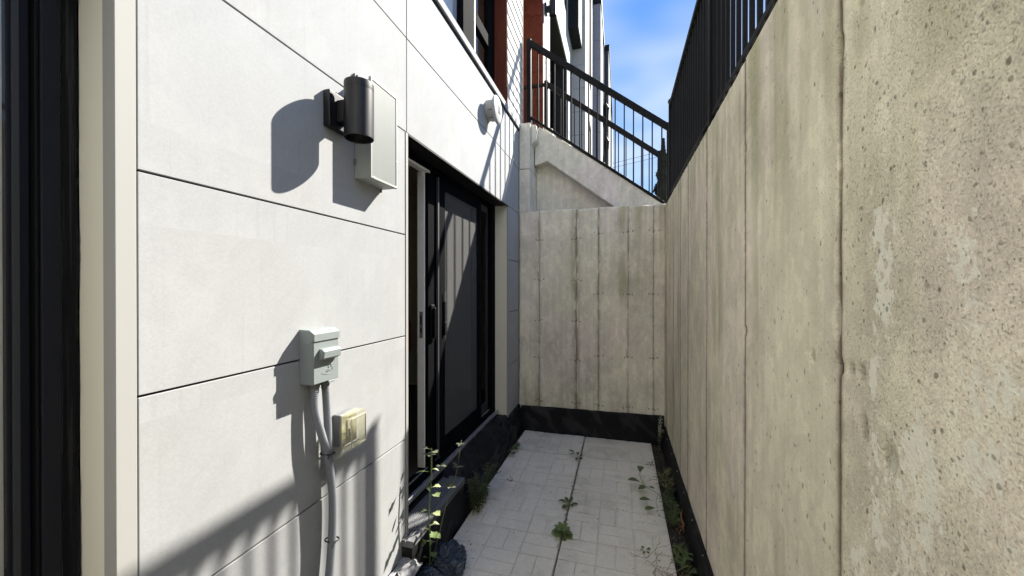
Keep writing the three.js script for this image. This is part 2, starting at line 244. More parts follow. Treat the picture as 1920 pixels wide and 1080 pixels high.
// ================================================================ SETTING
const FL = -1.8, WX = -1.235, RX = 0.4965, BZ = -4.70, TOP = 0.945, ST = 0.93;
// ground at street level with the sunken courtyard and the house cut out
{
  const s = new THREE.Shape([[-400, -400], [400, -400], [400, 400], [-400, 400]].map((p) => new THREE.Vector2(...p)));
  s.holes.push(new THREE.Path([[-9.4, -6.72], [0.70, -6.72], [0.70, 5.02], [-1.3, 5.02], [-1.3, 6.26], [-9.4, 6.26]].map((p) => new THREE.Vector2(...p))));
  const g = new THREE.ShapeGeometry(s); g.rotateX(-Math.PI / 2); g.translate(0, ST, 0); struct(obj('ground', prep(g), mat.grass));
  struct(obj('pavement', [box(-1.2, 2.2, ST - 0.12, ST + 0.012, -6.25, -5.03, 0.01), box(1.4, 2.6, ST - 0.1, ST + 0.008, -60, -6.27, 0.01)], mat.conc));
  struct(obj('road', box(7, 13, ST - 0.1, ST + 0.006, -120, 60), mat.asphalt));
}
// courtyard floor: bedding plus slabs with a brick imprint
{
  const f = structGroup('courtyard_floor', [-0.4, FL, -2.4]);
  obj('bedding', box(-1.42, 0.72, FL - 0.2, FL - 0.042, -4.9, 4.55), mat.dirt, f);
  const SW = 0.752, SD = 0.684, variants = [];
  function slabGeo(k) {
    const list = [], W = SW - 0.009, D = SD - 0.010, g = 0.0068, nx = 3, nz = 3, cw = W / nx, cd = D / nz;
    list.push(box(-W / 2, W / 2, -0.045, -0.0075, -D / 2, D / 2, 0.004));
    for (let i = 0; i < nx; i++) for (let j = 0; j < nz; j++) {
      const x0 = -W / 2 + i * cw, z0 = -D / 2 + j * cd, along = (i + j + k) % 2 === 0;
      for (let q = 0; q < 2; q++) {
        const a = along ? [x0 + q * cw / 2, x0 + (q + 1) * cw / 2, z0, z0 + cd] : [x0, x0 + cw, z0 + q * cd / 2, z0 + (q + 1) * cd / 2];
        list.push(box(a[0] + g / 2, a[1] - g / 2, -0.012, rr(-0.0009, 0.0009), a[2] + g / 2, a[3] - g / 2, 0.0026));
      }
    }
    return mergeGeometries(list.map((q) => worldUV(q, k * 0.37, k * 0.61)));
  }
  for (let k = 0; k < 6; k++) variants.push(slabGeo(k));
  let n = 0;
  for (let c = 0; c < 2; c++) for (let r = 0; r < 13; r++) {
    const x = (c ? -0.405 + SW / 2 : -0.405 - SW / 2), z = -4.105 - SD / 2 + 0.684 * r - 0.0 + (c ? -0.012 : 0);
    const m = put('paving_slab', variants[(n * 5 + c) % 6], mat.slab, f, [x + rr(-0.002, 0.002), FL + rr(-0.003, 0.003), z]); m.rotation.set(rr(-0.004, 0.004), rr(-0.004, 0.004), rr(-0.004, 0.004)); n++;
  }
  // gravel that fills the strip by the right wall
  const base = new THREE.DodecahedronGeometry(1, 0), im = new THREE.InstancedMesh(base, mat.gravel, 3000), m4 = new THREE.Matrix4(), q = new THREE.Quaternion(), e = new THREE.Euler(), col = new THREE.Color();
  for (let i = 0; i < 3000; i++) {
    const s = rr(0.003, 0.010), side = i % 6 === 0; e.set(rr(0, 6), rr(0, 6), rr(0, 6)); q.setFromEuler(e);
    m4.compose(new THREE.Vector3((side ? rr(-1.25, -1.155) : rr(0.346, 0.47)) + 0.4, -0.045 + rr(0.004, 0.028), rr(-4.68, -0.5) + 2.4), q, new THREE.Vector3(s * rr(.8, 1.5), s * rr(.5, 1), s)); im.setMatrixAt(i, m4);
    const v = rr(0.5, 1.7); im.setColorAt(i, col.setRGB(v, v * 0.95, v * 0.88));
  }
  im.name = 'gravel'; im.userData.kind = 'stuff'; im.castShadow = im.receiveShadow = true; f.add(im);
}

// ---------------------------------------------------------------- cast concrete walls, panel by panel
function pitAt(s, t) { let h = 0; for (const p of tieR) { const a = (s - p[0]) / (p[2] * 1.15), b = (t - p[1]) / (p[3] * 1.15), e = a * a + b * b; if (e < 3) h += 0.009 * Math.exp(-e * e * 1.3); } return h; }
const irregular = (t, k) => 0.0018 * (vn(t * 70, k * 16.7) - 0.5) + 0.003 * (vn(t * 16, k * 7.1 + 3) - 0.5) + 0.0045 * Math.max(0, vn(t * 9 + 5, k * 3.3) - 0.72) * 3;
function castPanel(s0, s1, cell, y1, key, place, uvf, pits = true) {
  const nu = Math.max(8, Math.round((s1 - s0) / cell)), nv = Math.round((y1 - FL) / cell), gap = cell < 0.01 ? 0.0042 : cell > 0.017 && cell < 0.02 ? 0.0011 : 0.0026;
  return grid(nu + 2, nv + 2, (u, v, i, j) => {
    let t = FL + (y1 - FL) * Math.min(1, Math.max(0, (j - 1) / nv)), a = Math.min(1, Math.max(0, (i - 1) / nu));
    const e0 = gap + irregular(t, key), e1 = gap + irregular(t + 40, key + 1); let s = mix(s0 + e0, s1 - e1, a);
    let h = 0.0022 * (fbm(s * 5, t * 4, 3) - 0.5) + 0.0011 * (fbm(s * 30, t * 22, 3) - 0.5) - (pits ? pitAt(s, t) : 0);
    if (i === 1 || i === nu + 1) h -= 0.0015; if (i === 0 || i === nu + 2) h -= 0.02;
    if (j === nv + 1) { h -= 0.003 + 0.004 * vn(s * 30, 5); t -= 0.001 + 0.006 * vn(s * 22, 1) + 0.005 * vn(s * 90, 2); } if (j === nv + 2) h -= 0.03;
    return place(s, t, h);
  }, uvf, false);
}
{
  const w = thing('retaining_wall', 'long pale concrete retaining wall with vertical form joints under the black fence', 'wall', [0.62, FL, 1]);
  obj('wall_core', box(RX + 0.013, 0.74, FL - 0.25, TOP - 0.012, -4.96, 4.52, 0), mat.concJoint, w);
  const seams = [4.72, 4.579, 4.041, 3.557, 3.18, 2.523, 1.79, 1.077, 0.30];
  for (let i = 0; i < seams.length - 1; i++) {
    const s1 = seams[i], s0 = seams[i + 1], near = s1 < 1.8;
    obj('cast_panel', castPanel(s0, s1, near ? 0.007 : 0.016, TOP, i * 3 + 1, (s, t, h) => [RX - h, t, -s], near ? (u, v, p) => [(-p[2] - 0.28) / 1.52, (p[1] + 1.8) / 2.745] : (u, v, p) => [(-p[2] - 1.77) / 3.0, (p[1] + 1.8) / 2.745]), near ? mat.rightNear : mat.rightFar, w);
  }
  for (const [a, b] of [[-0.45, 0.30], [-1.2, -0.45], [-2.3, -1.2], [-4.51, -2.3]]) obj('cast_panel', castPanel(a, b, 0.05, TOP, a + 30, (s, t, h) => [RX - h, t, -s], (u, v, p) => [(-p[2] - 0.28) / 1.52, (p[1] + 1.8) / 2.745], false), mat.rightNear, w);
  obj('coping', box(RX + 0.012, 0.74, TOP - 0.012, TOP - 0.004, -4.9, 4.52), mat.conc, w);
}
{
  const w = thing('end_wall', 'stained concrete wall across the far end of the courtyard below the stair', 'wall', [-0.37, FL, -4.8]);
  obj('wall_core', [box(-1.234, RX + 0.006, FL - 0.25, TOP - 0.012, -4.93, BZ - 0.012)], mat.concJoint, w);
  const xs = [-1.232, ...backSeams, RX];
  for (let i = 0; i < xs.length - 1; i++) obj('cast_panel', castPanel(xs[i], xs[i + 1], 0.018, TOP + (i % 2 ? 0.004 : -0.002) + 0.006 * i / 5, i * 5 + 70, (s, t, h) => [s, t, BZ + h], (u, v, p) => [(p[0] + 1.26) / 1.78, (p[1] + 1.8) / 2.745], false), mat.back, w);
  obj('ledge', box(-1.11, RX + 0.003, TOP - 0.012, TOP - 0.003, -4.93, BZ - 0.01), mat.conc, w);
}
{
  // unseen house added behind the viewer; its sunlit front bounces light onto shaded faces
  const h = thing('townhouse', 'unseen pale house added behind the viewer to bounce sunlight into the courtyard', 'house', [2, FL, 8]);
  obj('wall', box(-1.234, 6, FL - 0.25, 9.6, 4.56, 10), mat.sheath, h);
  for (let k = 0; k < 10; k++) for (const [a, b] of [[-1.23, 0.9], [0.905, 3.4], [3.405, 6]]) obj('cladding_panel', box(a, b, -1.8 + k * 1.14 + 0.004, -1.8 + (k + 1) * 1.14 - 0.004, 4.53, 4.56, 0.003), mat.siding, h);
  for (const [x, y] of [[1.4, 2.6], [3.9, 2.6], [1.4, 5.8], [3.9, 5.8]]) { const w = obj('window', [box(x, x + 1.3, y, y + 1.5, 4.50, 4.528, 0.004)], mat.frame, h); obj('pane', box(x + 0.06, x + 1.24, y + 0.06, y + 1.44, 4.49, 4.4995), mat.tintGlass, w); }
}
// pillar, stair beam, stair
{
  const w = thing('concrete_stair', 'concrete outdoor stair with sloping side beam rising left to the porch', 'stair', [-0.3, ST, -5.4]);
  const pl = obj('pillar', [box(-1.232, -1.092, TOP - 0.02, 1.476, -5.09, BZ + 0.003, 0.008), box(-1.232, -1.092, 1.482, 2.06, -5.09, BZ, 0.008)], mat.conc, w);
  obj('corbel', prism([[-1.0915, 1.80], [-1.03, 1.86], [-1.03, 2.05], [-1.0915, 2.055]], -5.08, -4.76, 0.006), mat.conc, pl);
  obj('side_beam', prism([[-1.085, 2.02], [-1.078, 1.585], [-0.92, 1.632], [-0.07, 0.99], [-0.02, 0.94], [0.52, 0.94], [0.52, 1.015], [-1.02, 2.085]], -5.11, -4.93, 0.008), mat.conc, w);
  obj('infill_wall', prism([[-1.09, TOP - 0.02], [0.0, TOP - 0.02], [-0.07, 1.04], [-0.92, 1.68], [-1.09, 1.70]], -5.16, -5.09), mat.conc, w);
  for (let i = 0; i < 7; i++) { const x1 = 0.50 - i * 0.231, y = ST + 0.1743 * (i + 1); obj('step', box(x1 - 0.231 - 0.012, x1, ST - 0.02, y, -5.93, -5.165, 0.008), mat.conc, w); }
  obj('landing', box(-2.6, -1.124, 1.98, ST + 0.1743 * 7, -6.24, -5.105, 0.008), mat.conc, w);
}

// ---------------------------------------------------------------- black waterproofing along the foot of the walls
{
  const tarUV = (k) => (u, v, p) => [p[0] * 0.7 - p[2], p[1] + p[0] * 0.8 + k];
  const wob = (a, b) => 0.010 * (fbm(a * 4, b * 4, 3) - 0.5);
  const back = thing('membrane_upstand', 'black waterproofing band along the foot of the end wall', 'waterproofing', [-0.37, FL, -4.68]);
  obj('membrane', grid(70, 14, (u, v) => { const x = mix(-1.2, 0.482, u), top = mix(-1.492, -1.478, u) + 0.006 * (vn(x * 12, 3) - 0.5); return v > 0.93 ? [x, top, BZ - 0.002 + (1 - v) * 0.36] : [x, mix(FL - 0.02, top, v / 0.93), BZ + 0.026 + wob(x, v) + 0.006 * Math.max(0, 0.3 - v)]; }, tarUV(0)), mat.tar, back);
  const right = thing('membrane_upstand', 'black waterproofing band along the foot of the long right wall', 'waterproofing', [0.48, FL, -1]);
  obj('membrane', grid(120, 12, (u, v) => { const z = mix(4.5, -4.68, u), top = -1.588 + 0.010 * (vn(z * 7, 9) - 0.5); return v > 0.9 ? [RX + 0.004 - (1 - v) * 0.26, top, z] : [mix(0.452, RX - 0.022, v / 0.9) + wob(z, v * 2), mix(FL - 0.04, top, v / 0.9), z]; }, tarUV(3)), mat.tar, right);
  for (let i = 0; i < 9; i++) obj('fixing_screw', lathe([[0, 0.006], [0.006, 0.005], [0.008, 0]], 10, [RX - 0.018, -1.60, -4.3 + i * 0.36]).rotateZ(0), mat.steel, right);
  const left = thing('membrane_kerb', 'bulging black waterproofing folded over the kerb below the glass door', 'waterproofing', [-1.2, FL, -3.7]);
  obj('membrane', grid(180, 50, (u, v) => {
    const z = mix(-2.72, BZ + 0.02, u), bulge = 0.06 * Math.exp(-Math.pow((z + 3.5) / 0.45, 2)), toeX = -1.172 + 0.012 * Math.sin(z * 6) , sh = sst(-4.05, -4.3, z);
    const topY = mix(-1.435, -1.475, sst(-3.9, -4.35, z)) - 0.03 * sst(-2.95, -2.72, z), topX = mix(-1.345, -1.238, sh);
    const a = v; const cx = mix(topX, toeX, Math.pow(a, 0.8)) + (0.03 + bulge * sst(-2.9, -3.3, z)) * Math.sin(a * Math.PI) * (1 - 0.6 * sh), cy = mix(topY, FL - 0.01, Math.pow(a, 1.55));
    const rid = 1 - Math.abs(2 * fbm(z * 4 + a * 3, a * 2.5 - z * 1.5 + 8, 3) - 1) * 2.2, n = (0.030 * (fbm(z * 5, a * 3 + 8, 4) - 0.5) + 0.022 * (rid - 0.5)) * Math.sin(a * Math.PI) + 0.010 * (fbm(z * 22, a * 9, 3) - 0.5);
    return [Math.min(cx, -1.115) + n, cy + n, z];
  }, tarUV(6), true), mat.tar, left);
  const near = thing('membrane_kerb', 'black kerb flashing under the pale wall panels beside the step', 'waterproofing', [-1.2, FL, -1]);
  obj('membrane', [box(WX - 0.03, -1.145, FL - 0.03, -1.655, -1.96, 4.5, 0.012)], mat.tar, near);
  obj('flashing', [grid(60, 4, (u, v) => { const z = mix(4.5, -2.02, u); return [mix(-1.24, -1.13, v), mix(-1.612, -1.650, v * v) + 0.010 * (fbm(z * 11, v * 3, 3) - 0.5), z]; }, tarUV(2))], mat.frameGrey, near);
  obj('metal_edge', box(-1.233, -1.205, -1.607, -1.600, -2.03, 4.5, 0.002), mat.alu, near);
}

// ================================================================ THE TOWN HOUSE ON THE LEFT
const HT = 9.6;
const house = thing('townhouse', 'sunlit town house clad in large pale panels along the left side of the courtyard', 'house', [-1.5, FL, -2]);
{
  // structural shell behind the cladding
  const shell = [
    box(-1.46, -1.262, FL - 0.3, HT, -2.03, -0.704), box(-1.46, -1.262, 0.94, 1.94, -4.2, -2.03), box(-1.46, -1.262, FL - 0.3, 1.94, -4.70, -4.244),
    box(-1.46, -1.262, FL - 0.3, -1.50, -4.2, -2.03), box(-1.46, -1.262, 0.94, 1.94, -0.664, 1.6), box(-1.46, -1.262, FL - 0.3, -1.45, -0.664, 1.6), box(-1.46, -1.262, FL - 0.3, HT, 1.6, 6.5),
    box(-1.46, -1.262, 3.5, HT, -4.89, -2.03), box(-1.46, -1.262, 1.94, HT, -0.664, 1.6), box(-1.46, -1.262, 1.94, 3.5, -4.89, -4.2)];
  obj('wall', shell, mat.sheath, house);
  obj('party_wall', [box(-9.2, -1.262, FL - 0.3, HT, 6.5, 6.7), box(-9.2, -1.28, FL - 0.3, HT, -5.06, -4.905), box(-9.2, -9.0, FL - 0.3, HT, -4.9, 6.5)], mat.inWall, house);
  obj('interior_floor', [box(-9, -1.462, -1.6, -1.40, -4.9, 6.5), box(-9, -1.462, 1.62, 1.92, -4.9, 6.5), box(-9, -1.462, 4.7, 4.9, -4.9, 6.5)], mat.inFloor, house);
  obj('ceiling', [box(-9, -1.462, 1.30, 1.61, -4.9, 6.5), box(-9, -1.462, 4.55, 4.69, -4.9, 6.5)], mat.inWall, house);
  obj('interior_wall', [box(-4.6, -4.5, -1.4, 1.3, -4.9, 6.5), box(-4.6, -4.5, 1.92, 4.55, -4.9, 6.5)], mat.inWall, house);
  obj('roof', box(-9.3, -1.20, HT, HT + 0.12, -4.95, 3.7, 0.01), mat.blackMatte, house);
  // cladding panels
  const rows = [-1.600, -0.912, -0.294, 0.310, 0.925, 1.490, 1.955], gp = 0.0034;
  const panel = (y0, y1, z0, z1) => obj('cladding_panel', box(-1.249, WX + rr(-0.0006, 0.0006), y0 + gp, y1 - gp, z0 + 0.0015, z1 - 0.0015, 0.0016, rnd() * 3, rnd() * 3), mat.panel, house);
  for (let i = 0; i < 6; i++) panel(rows[i], rows[i + 1], i < 4 ? -2.030 : -2.046, -0.712);
  for (let i = 4; i < 6; i++) panel(rows[i], rows[i + 1], -4.695, -2.052);
  for (let i = 0; i < 4; i++) panel(i ? rows[i] : -1.49, rows[i + 1], -4.695, -4.233);
  for (let i = 4; i < 6; i++) panel(rows[i], rows[i + 1], 1.6, -0.71);
  for (let i = 0; i < 6; i++) panel(rows[i], rows[i + 1], 1.6, 6.5);
    // trims and reveals
  obj('trim', [box(-1.279, WX + 0.002, -1.63, 1.955, -0.7095, -0.664, 0.002)], mat.trim, house);
  obj('trim', [box(WX - 0.012, WX + 0.004, -1.60, 0.922, -2.060, -2.034, 0.002)], mat.trim, house);
  obj('trim', [box(WX - 0.012, WX + 0.004, -1.49, 0.90, -4.228, -4.200, 0.002)], mat.trim, house);
  obj('reveal', box(-1.378, -1.281, -1.6, 0.93, -0.70, -0.667, 0.002), mat.trimGrey, house);
  obj('reveal', box(-1.40, -1.248, -1.47, 0.93, -4.24, -4.204, 0.002), mat.trimGrey, house);
  obj('reveal', box(-1.40, -1.25, -1.5, 0.93, -2.056, -2.02, 0.002), mat.blackMatte, house);
  obj('soffit', box(-1.42, WX - 0.014, 0.925, 0.937, -4.2, -2.06), mat.blackMatte, house); obj('soffit', box(-1.42, WX - 0.014, 0.925, 0.937, -0.66, 1.6), mat.blackMatte, house);
  obj('drip_edge', [box(WX - 0.010, WX + 0.0035, 0.912, 0.9265, -4.20, -2.062, 0.001)], mat.blackMatte, house);
  // window sill band
  obj('window_sill', [box(-1.42, WX + 0.022, 1.975, 2.035, -4.89, -2.0, 0.003)], mat.sill, house);
  obj('flashing', [box(-1.30, WX + 0.006, 1.953, 1.975, -4.69, -0.66)], mat.blackMatte, house);  // black strip under the sill; its colour also paints in the shadow line
  // upper siding boards, brown return and corner post
  const bd = (() => { const s = new THREE.Shape([[0, 0], [0.018, 0], [0.008, 0.134], [0, 0.134]].map((p) => new THREE.Vector2(...p))); const g = new THREE.ExtrudeGeometry(s, { depth: 0.66, bevelEnabled: false }); return prep(g); })();
  for (let i = 0; i < 56; i++) { const y = 2.05 + i * 0.134; put('siding_board', bd, mat.siding, house, [-1.250, y, -4.875]); const b = put('siding_board', bd, mat.siding, house, [-1.250, y, -2.0]); b.scale.z = 8.5 / 0.66; if (y > 3.5) { const c = put('siding_board', bd, mat.siding, house, [-1.250, y, -4.214]); c.scale.z = 2.212 / 0.66; } }
  obj('corner_post', box(-1.30, WX + 0.004, 2.04, HT, -4.905, -4.877, 0.003), mat.wood, house);
  obj('wood_return', box(-1.46, WX - 0.006, 2.036, HT, -4.214, -4.195, 0.003), mat.wood, house);
}
// sliding doors and the upper window
function pane(parent, x, y0, y1, z0, z1, m = mat.glass) { return obj('glass_pane', grid(1, 1, (u, v) => [x, mix(y0, y1, v), mix(z1, z0, u)], null, false), m, parent); }
{
  const d = obj('sliding_door', [box(-1.47, -1.385, 0.885, 0.923, -4.2, -2.06, 0.004), box(-1.47, -1.385, -1.43, -1.385, -4.2, -2.06, 0.003), box(-1.47, -1.385, -1.385, 0.885, -4.199, -4.07, 0.004), box(-1.47, -1.385, -1.385, 0.885, -2.10, -2.06, 0.004)], mat.frame, house);
  // fixed leaf, behind
  obj('fixed_leaf', [box(-1.46, -1.43, -1.385, 0.885, -3.84, -3.76, 0.003), box(-1.46, -1.43, -1.385, 0.885, -4.07, -4.045, 0.003), box(-1.46, -1.43, 0.82, 0.885, -4.045, -3.84, 0.003), box(-1.46, -1.43, -1.385, -1.28, -4.045, -3.84, 0.003)], mat.frameGrey, d);
  pane(d, -1.448, -1.28, 0.82, -4.045, -3.84, mat.tintGlass);
  // sliding leaf, half open
  const sx0 = -1.49, sx1 = -1.42;
  obj('leaf_edge', [box(sx0, sx1 - 0.012, -1.38, 0.878, -2.640, -2.622, 0.003), box(sx0 + 0.012, sx1 - 0.018, 0.84, 0.872, -2.623, -2.615, 0.002)], mat.vinyl, d);
  obj('leaf_stile', [box(sx0, sx1 + 0.012, -1.38, 0.88, -2.76, -2.6405, 0.004), box(sx0 + 0.02, sx1 + 0.02, -1.38, 0.88, -2.92, -2.80, 0.004), box(sx0 + 0.02, sx1 + 0.02, -1.38, 0.88, -3.78, -3.66, 0.004), box(sx0 + 0.02, sx1 + 0.018, 0.79, 0.88, -3.66, -2.92, 0.003), box(sx0 + 0.02, sx1 + 0.018, -1.38, -1.24, -3.66, -2.92, 0.003)], mat.frame, d);
  obj('screen_stile', [box(sx1 + 0.014, sx1 + 0.032, -1.37, 0.87, -2.79, -2.765, 0.003)], mat.frameGrey, d);
  pane(d, sx1 - 0.03, -1.24, 0.79, -3.66, -2.76, mat.tintGlass);
  obj('insect_screen', grid(1, 1, (u, v) => [sx1 + 0.012, mix(-1.24, 0.79, v), mix(-2.92, -3.66, u)], null), mat.screen, d);
  obj('latch_bolt', cyl(0.005, 0.005, 0.07, 10, [sx1 + 0.034, -0.08, -2.89]), mat.steel, d);
  obj('handle', [box(sx1 + 0.012, sx1 + 0.030, -0.42, -0.14, -2.72, -2.66, 0.006), box(sx1 + 0.03, sx1 + 0.052, -0.40, -0.16, -2.705, -2.675, 0.01)], mat.black, d);
  obj('lock_plate', [box(sx1 - 0.050, sx1 - 0.022, -0.39, -0.19, -2.6215, -2.6175, 0.0015)], mat.outletGrey, d);
  obj('lock_slot', [box(sx1 - 0.041, sx1 - 0.031, -0.35, -0.31, -2.6178, -2.6165), box(sx1 - 0.041, sx1 - 0.031, -0.29, -0.22, -2.6178, -2.6165)], mat.black, d);
  obj('screen_latch', [box(sx1 + 0.02, sx1 + 0.036, -0.30, -0.12, -2.90, -2.88, 0.005), box(sx1 + 0.02, sx1 + 0.040, -0.40, -0.29, -2.905, -2.878, 0.006)], mat.black, d);
  obj('sill_track', [box(-1.385, -1.350, -1.445, -1.425, -4.19, -2.06, 0.002), box(-1.352, -1.343, -1.445, -1.408, -4.19, -2.0, 0.002), box(-1.42, -1.414, -1.43, -1.375, -4.19, -2.06, 0.001)], mat.alu, d);
  obj('head_track', [box(-1.455, -1.40, 0.868, 0.886, -2.66, -2.10, 0.002)], mat.vinyl, d);
}
{
  // door beside the camera: only its jamb shows
  const d = obj('sliding_door', [box(-1.46, -1.39, -1.45, 0.925, -0.640, -0.604, 0.003), box(-1.46, -1.39, 0.86, 0.925, -0.604, 1.6), box(-1.46, -1.39, -1.45, -1.38, -0.604, 1.6), box(-1.46, -1.39, -1.45, 0.925, 1.54, 1.6)], mat.frameNavy, house);
  obj('jamb_tape', grid(3, 160, (u, v) => { const y = mix(-1.5, 0.92, v), e = -1.374 + 0.008 * (vn(y * 9, 4) - 0.5) + 0.004 * (vn(y * 60, 8) - 0.5); return u < 0.4 ? [mix(-1.392, -1.386, u), y, -0.6405 - u * 0.03] : [mix(-1.386, e, (u - 0.33) / 0.67), y, -0.6645 + 0.001 * u]; }, null, false), mat.tar, d);
  obj('door_stop', [box(-1.43, -1.396, -1.38, 0.86, -0.6035, -0.596, 0.002)], mat.black, d);
  obj('leaf_stile', [box(-1.46, -1.415, -1.38, 0.86, -0.5955, -0.556, 0.003), box(-1.46, -1.415, -1.38, 0.86, 0.4, 0.5, 0.003)], mat.frameNavy, d);
  obj('stile_face', [box(-1.4148, -1.409, -1.38, 0.86, -0.576, -0.564, 0.001)], mat.frameGrey, d);
  pane(d, -1.4165, -1.38, 0.86, -0.556, 0.4); pane(d, -1.44, -1.38, 0.86, 0.5, 1.54);
}
{
  const w = obj('window', [box(-1.45, -1.39, 2.036, 2.09, -4.195, -2.0, 0.003), box(-1.45, -1.39, 3.42, 3.5, -4.195, -2.0), box(-1.45, -1.39, 2.09, 3.42, -4.195, -4.0, 0.004), box(-1.45, -1.385, 2.09, 3.42, -3.53, -3.27, 0.004), box(-1.45, -1.388, 2.62, 2.75, -4.0, -3.60, 0.004), box(-1.45, -1.39, 2.09, 3.42, -2.06, -2.0, 0.004)], mat.frame, house);
  obj('lit_edge_strip', [box(-1.44, -1.378, 2.09, 3.42, -3.555, -3.532, 0.003)], mat.vinyl, w);  // white strip that paints the sunlit edge of the black frame
  pane(w, -1.42, 2.09, 2.62, -4.0, -3.556); pane(w, -1.42, 2.75, 3.42, -4.0, -3.556); pane(w, -1.42, 2.09, 3.42, -3.27, -2.06);
  obj('sky_tint_sheet', grid(40, 1, (u, v) => [-1.50 + 0.008 * Math.sin(u * 60), mix(2.1, 4.1, v), mix(-2.05, -3.3, u)]), mat.sky_tint_sheet, w);  // added sheet behind the pane; its blue colour paints the reflected sky
}
// things inside, seen through the open door
tag(obj('wall_picture', [box(-3.62, -3.12, 0.02 - 0.5, 0.12 - 0.10, -4.895, -4.87, 0.004)], mat.frame), 'small framed picture on the wall inside the open glass door', 'picture');
tag(obj('curtain', grid(60, 2, (u, v) => [-1.428 + 0.004 * Math.sin(u * 75), mix(-1.375, 0.855, v), mix(-0.5555, 0.39, u)]), mat.fabric), 'pale curtain behind the glass at the left edge', 'curtain');
{
  const c = thing('armchair', 'orange upholstered seat standing inside the open glass door', 'chair', [-3.2, -1.4, -4.4]);
  obj('seat', box(-3.6, -2.8, -1.05, -0.82, -4.75, -4.05, 0.07), mat.orange, c); obj('backrest', box(-3.6, -2.8, -0.9, -0.45, -4.82, -4.62, 0.07), mat.orange, c);
  for (const [x, z] of [[-3.52, -4.7], [-2.88, -4.7], [-3.52, -3.42], [-2.88, -3.42]]) obj('leg', cyl(0.022, 0.016, 0.36, 10, [x, -1.22, z]), mat.bark, c);
}
// step board below the door
{
  const s = thing('step_board', 'weathered grey grooved step board below the open glass door', 'step', [-1.24, -1.49, -2.3]);
  const L = [], n = 9; for (let i = 0; i < n; i++) { const x0 = -1.333 + i * 0.0142; L.push(box(x0 + 0.0016, x0 + 0.0112, -1.512, -1.484, -2.77, -1.985, 0.0022)); }
  obj('board', [box(-1.334, -1.158, -1.525, -1.4935, -2.768, -1.987, 0.003), ...L, box(-1.2035, -1.158, -1.51, -1.4845, -2.769, -1.986, 0.004)], mat.deck, s);
  obj('riser', [box(-1.334, -1.166, FL - 0.02, -1.526, -2.76, -1.99, 0.004)], mat.tar, s);
}

// ================================================================ THINGS ON THE PALE WALL
function wallLamp(y, z, x, label) {
  const o = thing('wall_lamp', label, 'wall lamp', [x, y, z], 'black cylinder wall lamps');
  obj('back_plate', [box(x, x + 0.034, y - 0.078, y + 0.078, z - 0.058, z + 0.068, 0.004)], mat.lampBlack, o);
  obj('arm', [box(x + 0.034, x + 0.075, y - 0.048, y + 0.046, z - 0.026, z + 0.026, 0.003)], mat.lampBlack, o);
  const cx = x + 0.130, r = 0.062;
  obj('shade', [lathe([[0.0, 0.121], [r - 0.006, 0.121], [r - 0.001, 0.119], [r, 0.115], [r, 0.088], [r - 0.0012, 0.0875], [r - 0.0012, 0.0865], [r, 0.086], [r, -0.122], [r - 0.001, -0.1235], [r - 0.004, -0.1235], [r - 0.0045, -0.118], [r - 0.006, -0.05], [0.0, -0.045]], 56, [cx, y - 0.001, z])], mat.lampBlack, o);
  obj('lens', [cyl(0.048, 0.048, 0.006, 28, [cx, y - 0.05, z])], mat.glass, o);
  return o;
}
const lamp = wallLamp(0.773, -1.443, WX, 'black cylinder wall lamp casting a long shadow on the pale panels');
{
  const c = lamp.clone(); c.name = numbered('wall_lamp'); c.position.set(WX, 4.72, -6.47); c.userData = { ...lamp.userData, label: 'small black cylinder wall lamp on the neighbouring house high above the stair' }; scene.add(c);
}
{
  const y0 = 0.520, y1 = 1.003, z1 = -1.579, z0 = -1.803, x1 = WX + 0.089;
  const o = thing('vent_box', 'white rectangular metal box on the wall behind the black cylinder lamp', 'vent box', [WX, y0, -1.69]);
  obj('body', [box(WX, x1 - 0.010, y0, y1 - 0.012, z0, z1, 0.003), box(WX, x1 - 0.03, y1 - 0.012, y1, z0, z1 - 0.03, 0.002)], mat.boxWhite, o);
  obj('cover', [box(x1 - 0.010, x1, y0 - 0.001, y1, z0 - 0.001, z1 + 0.001, 0.002)], mat.boxWhite, o);
  obj('rim', [box(x1, x1 + 0.004, y0, y0 + 0.012, z0, z1, 0.0012), box(x1, x1 + 0.004, y1 - 0.012, y1, z0, z1, 0.0012), box(x1, x1 + 0.004, y0 + 0.012, y1 - 0.012, z0, z0 + 0.01, 0.0012), box(x1, x1 + 0.004, y0 + 0.012, y1 - 0.012, z1 - 0.01, z1, 0.0012)], mat.boxWhite, o);
  const ribs = []; for (let i = 0; i < 26; i++) { const z = mix(z0 + 0.014, z1 - 0.014, (i + 0.5) / 26); ribs.push(box(x1 - 0.001, x1 + 0.0012, y0 + 0.014, y1 - 0.014, z - 0.0026, z + 0.0026, 0.0008)); }
  obj('ribbed_face', ribs, mat.boxWhite, o);
  for (const [y, z] of [[y0 + 0.006, z0 + 0.01], [y1 - 0.006, z0 + 0.01], [0.66, z0 + 0.005], [y0 + 0.006, z1 - 0.02]]) obj('screw', lathe([[0, 0.0022], [0.003, 0.0016], [0.0036, 0]], 10, [x1 + 0.004, y, z], 'x'), mat.steel, o);
  for (const [y, z] of [[y1 + 0.006, z1 + 0.008], [y1 + 0.009, z1 - 0.012], [0.60, z1 + 0.006], [0.515, z0 + 0.02]]) obj('wire_clip', [box(WX, WX + 0.012, y - 0.014, y + 0.014, z - 0.0012, z + 0.0012)], mat.fitting, o);
}
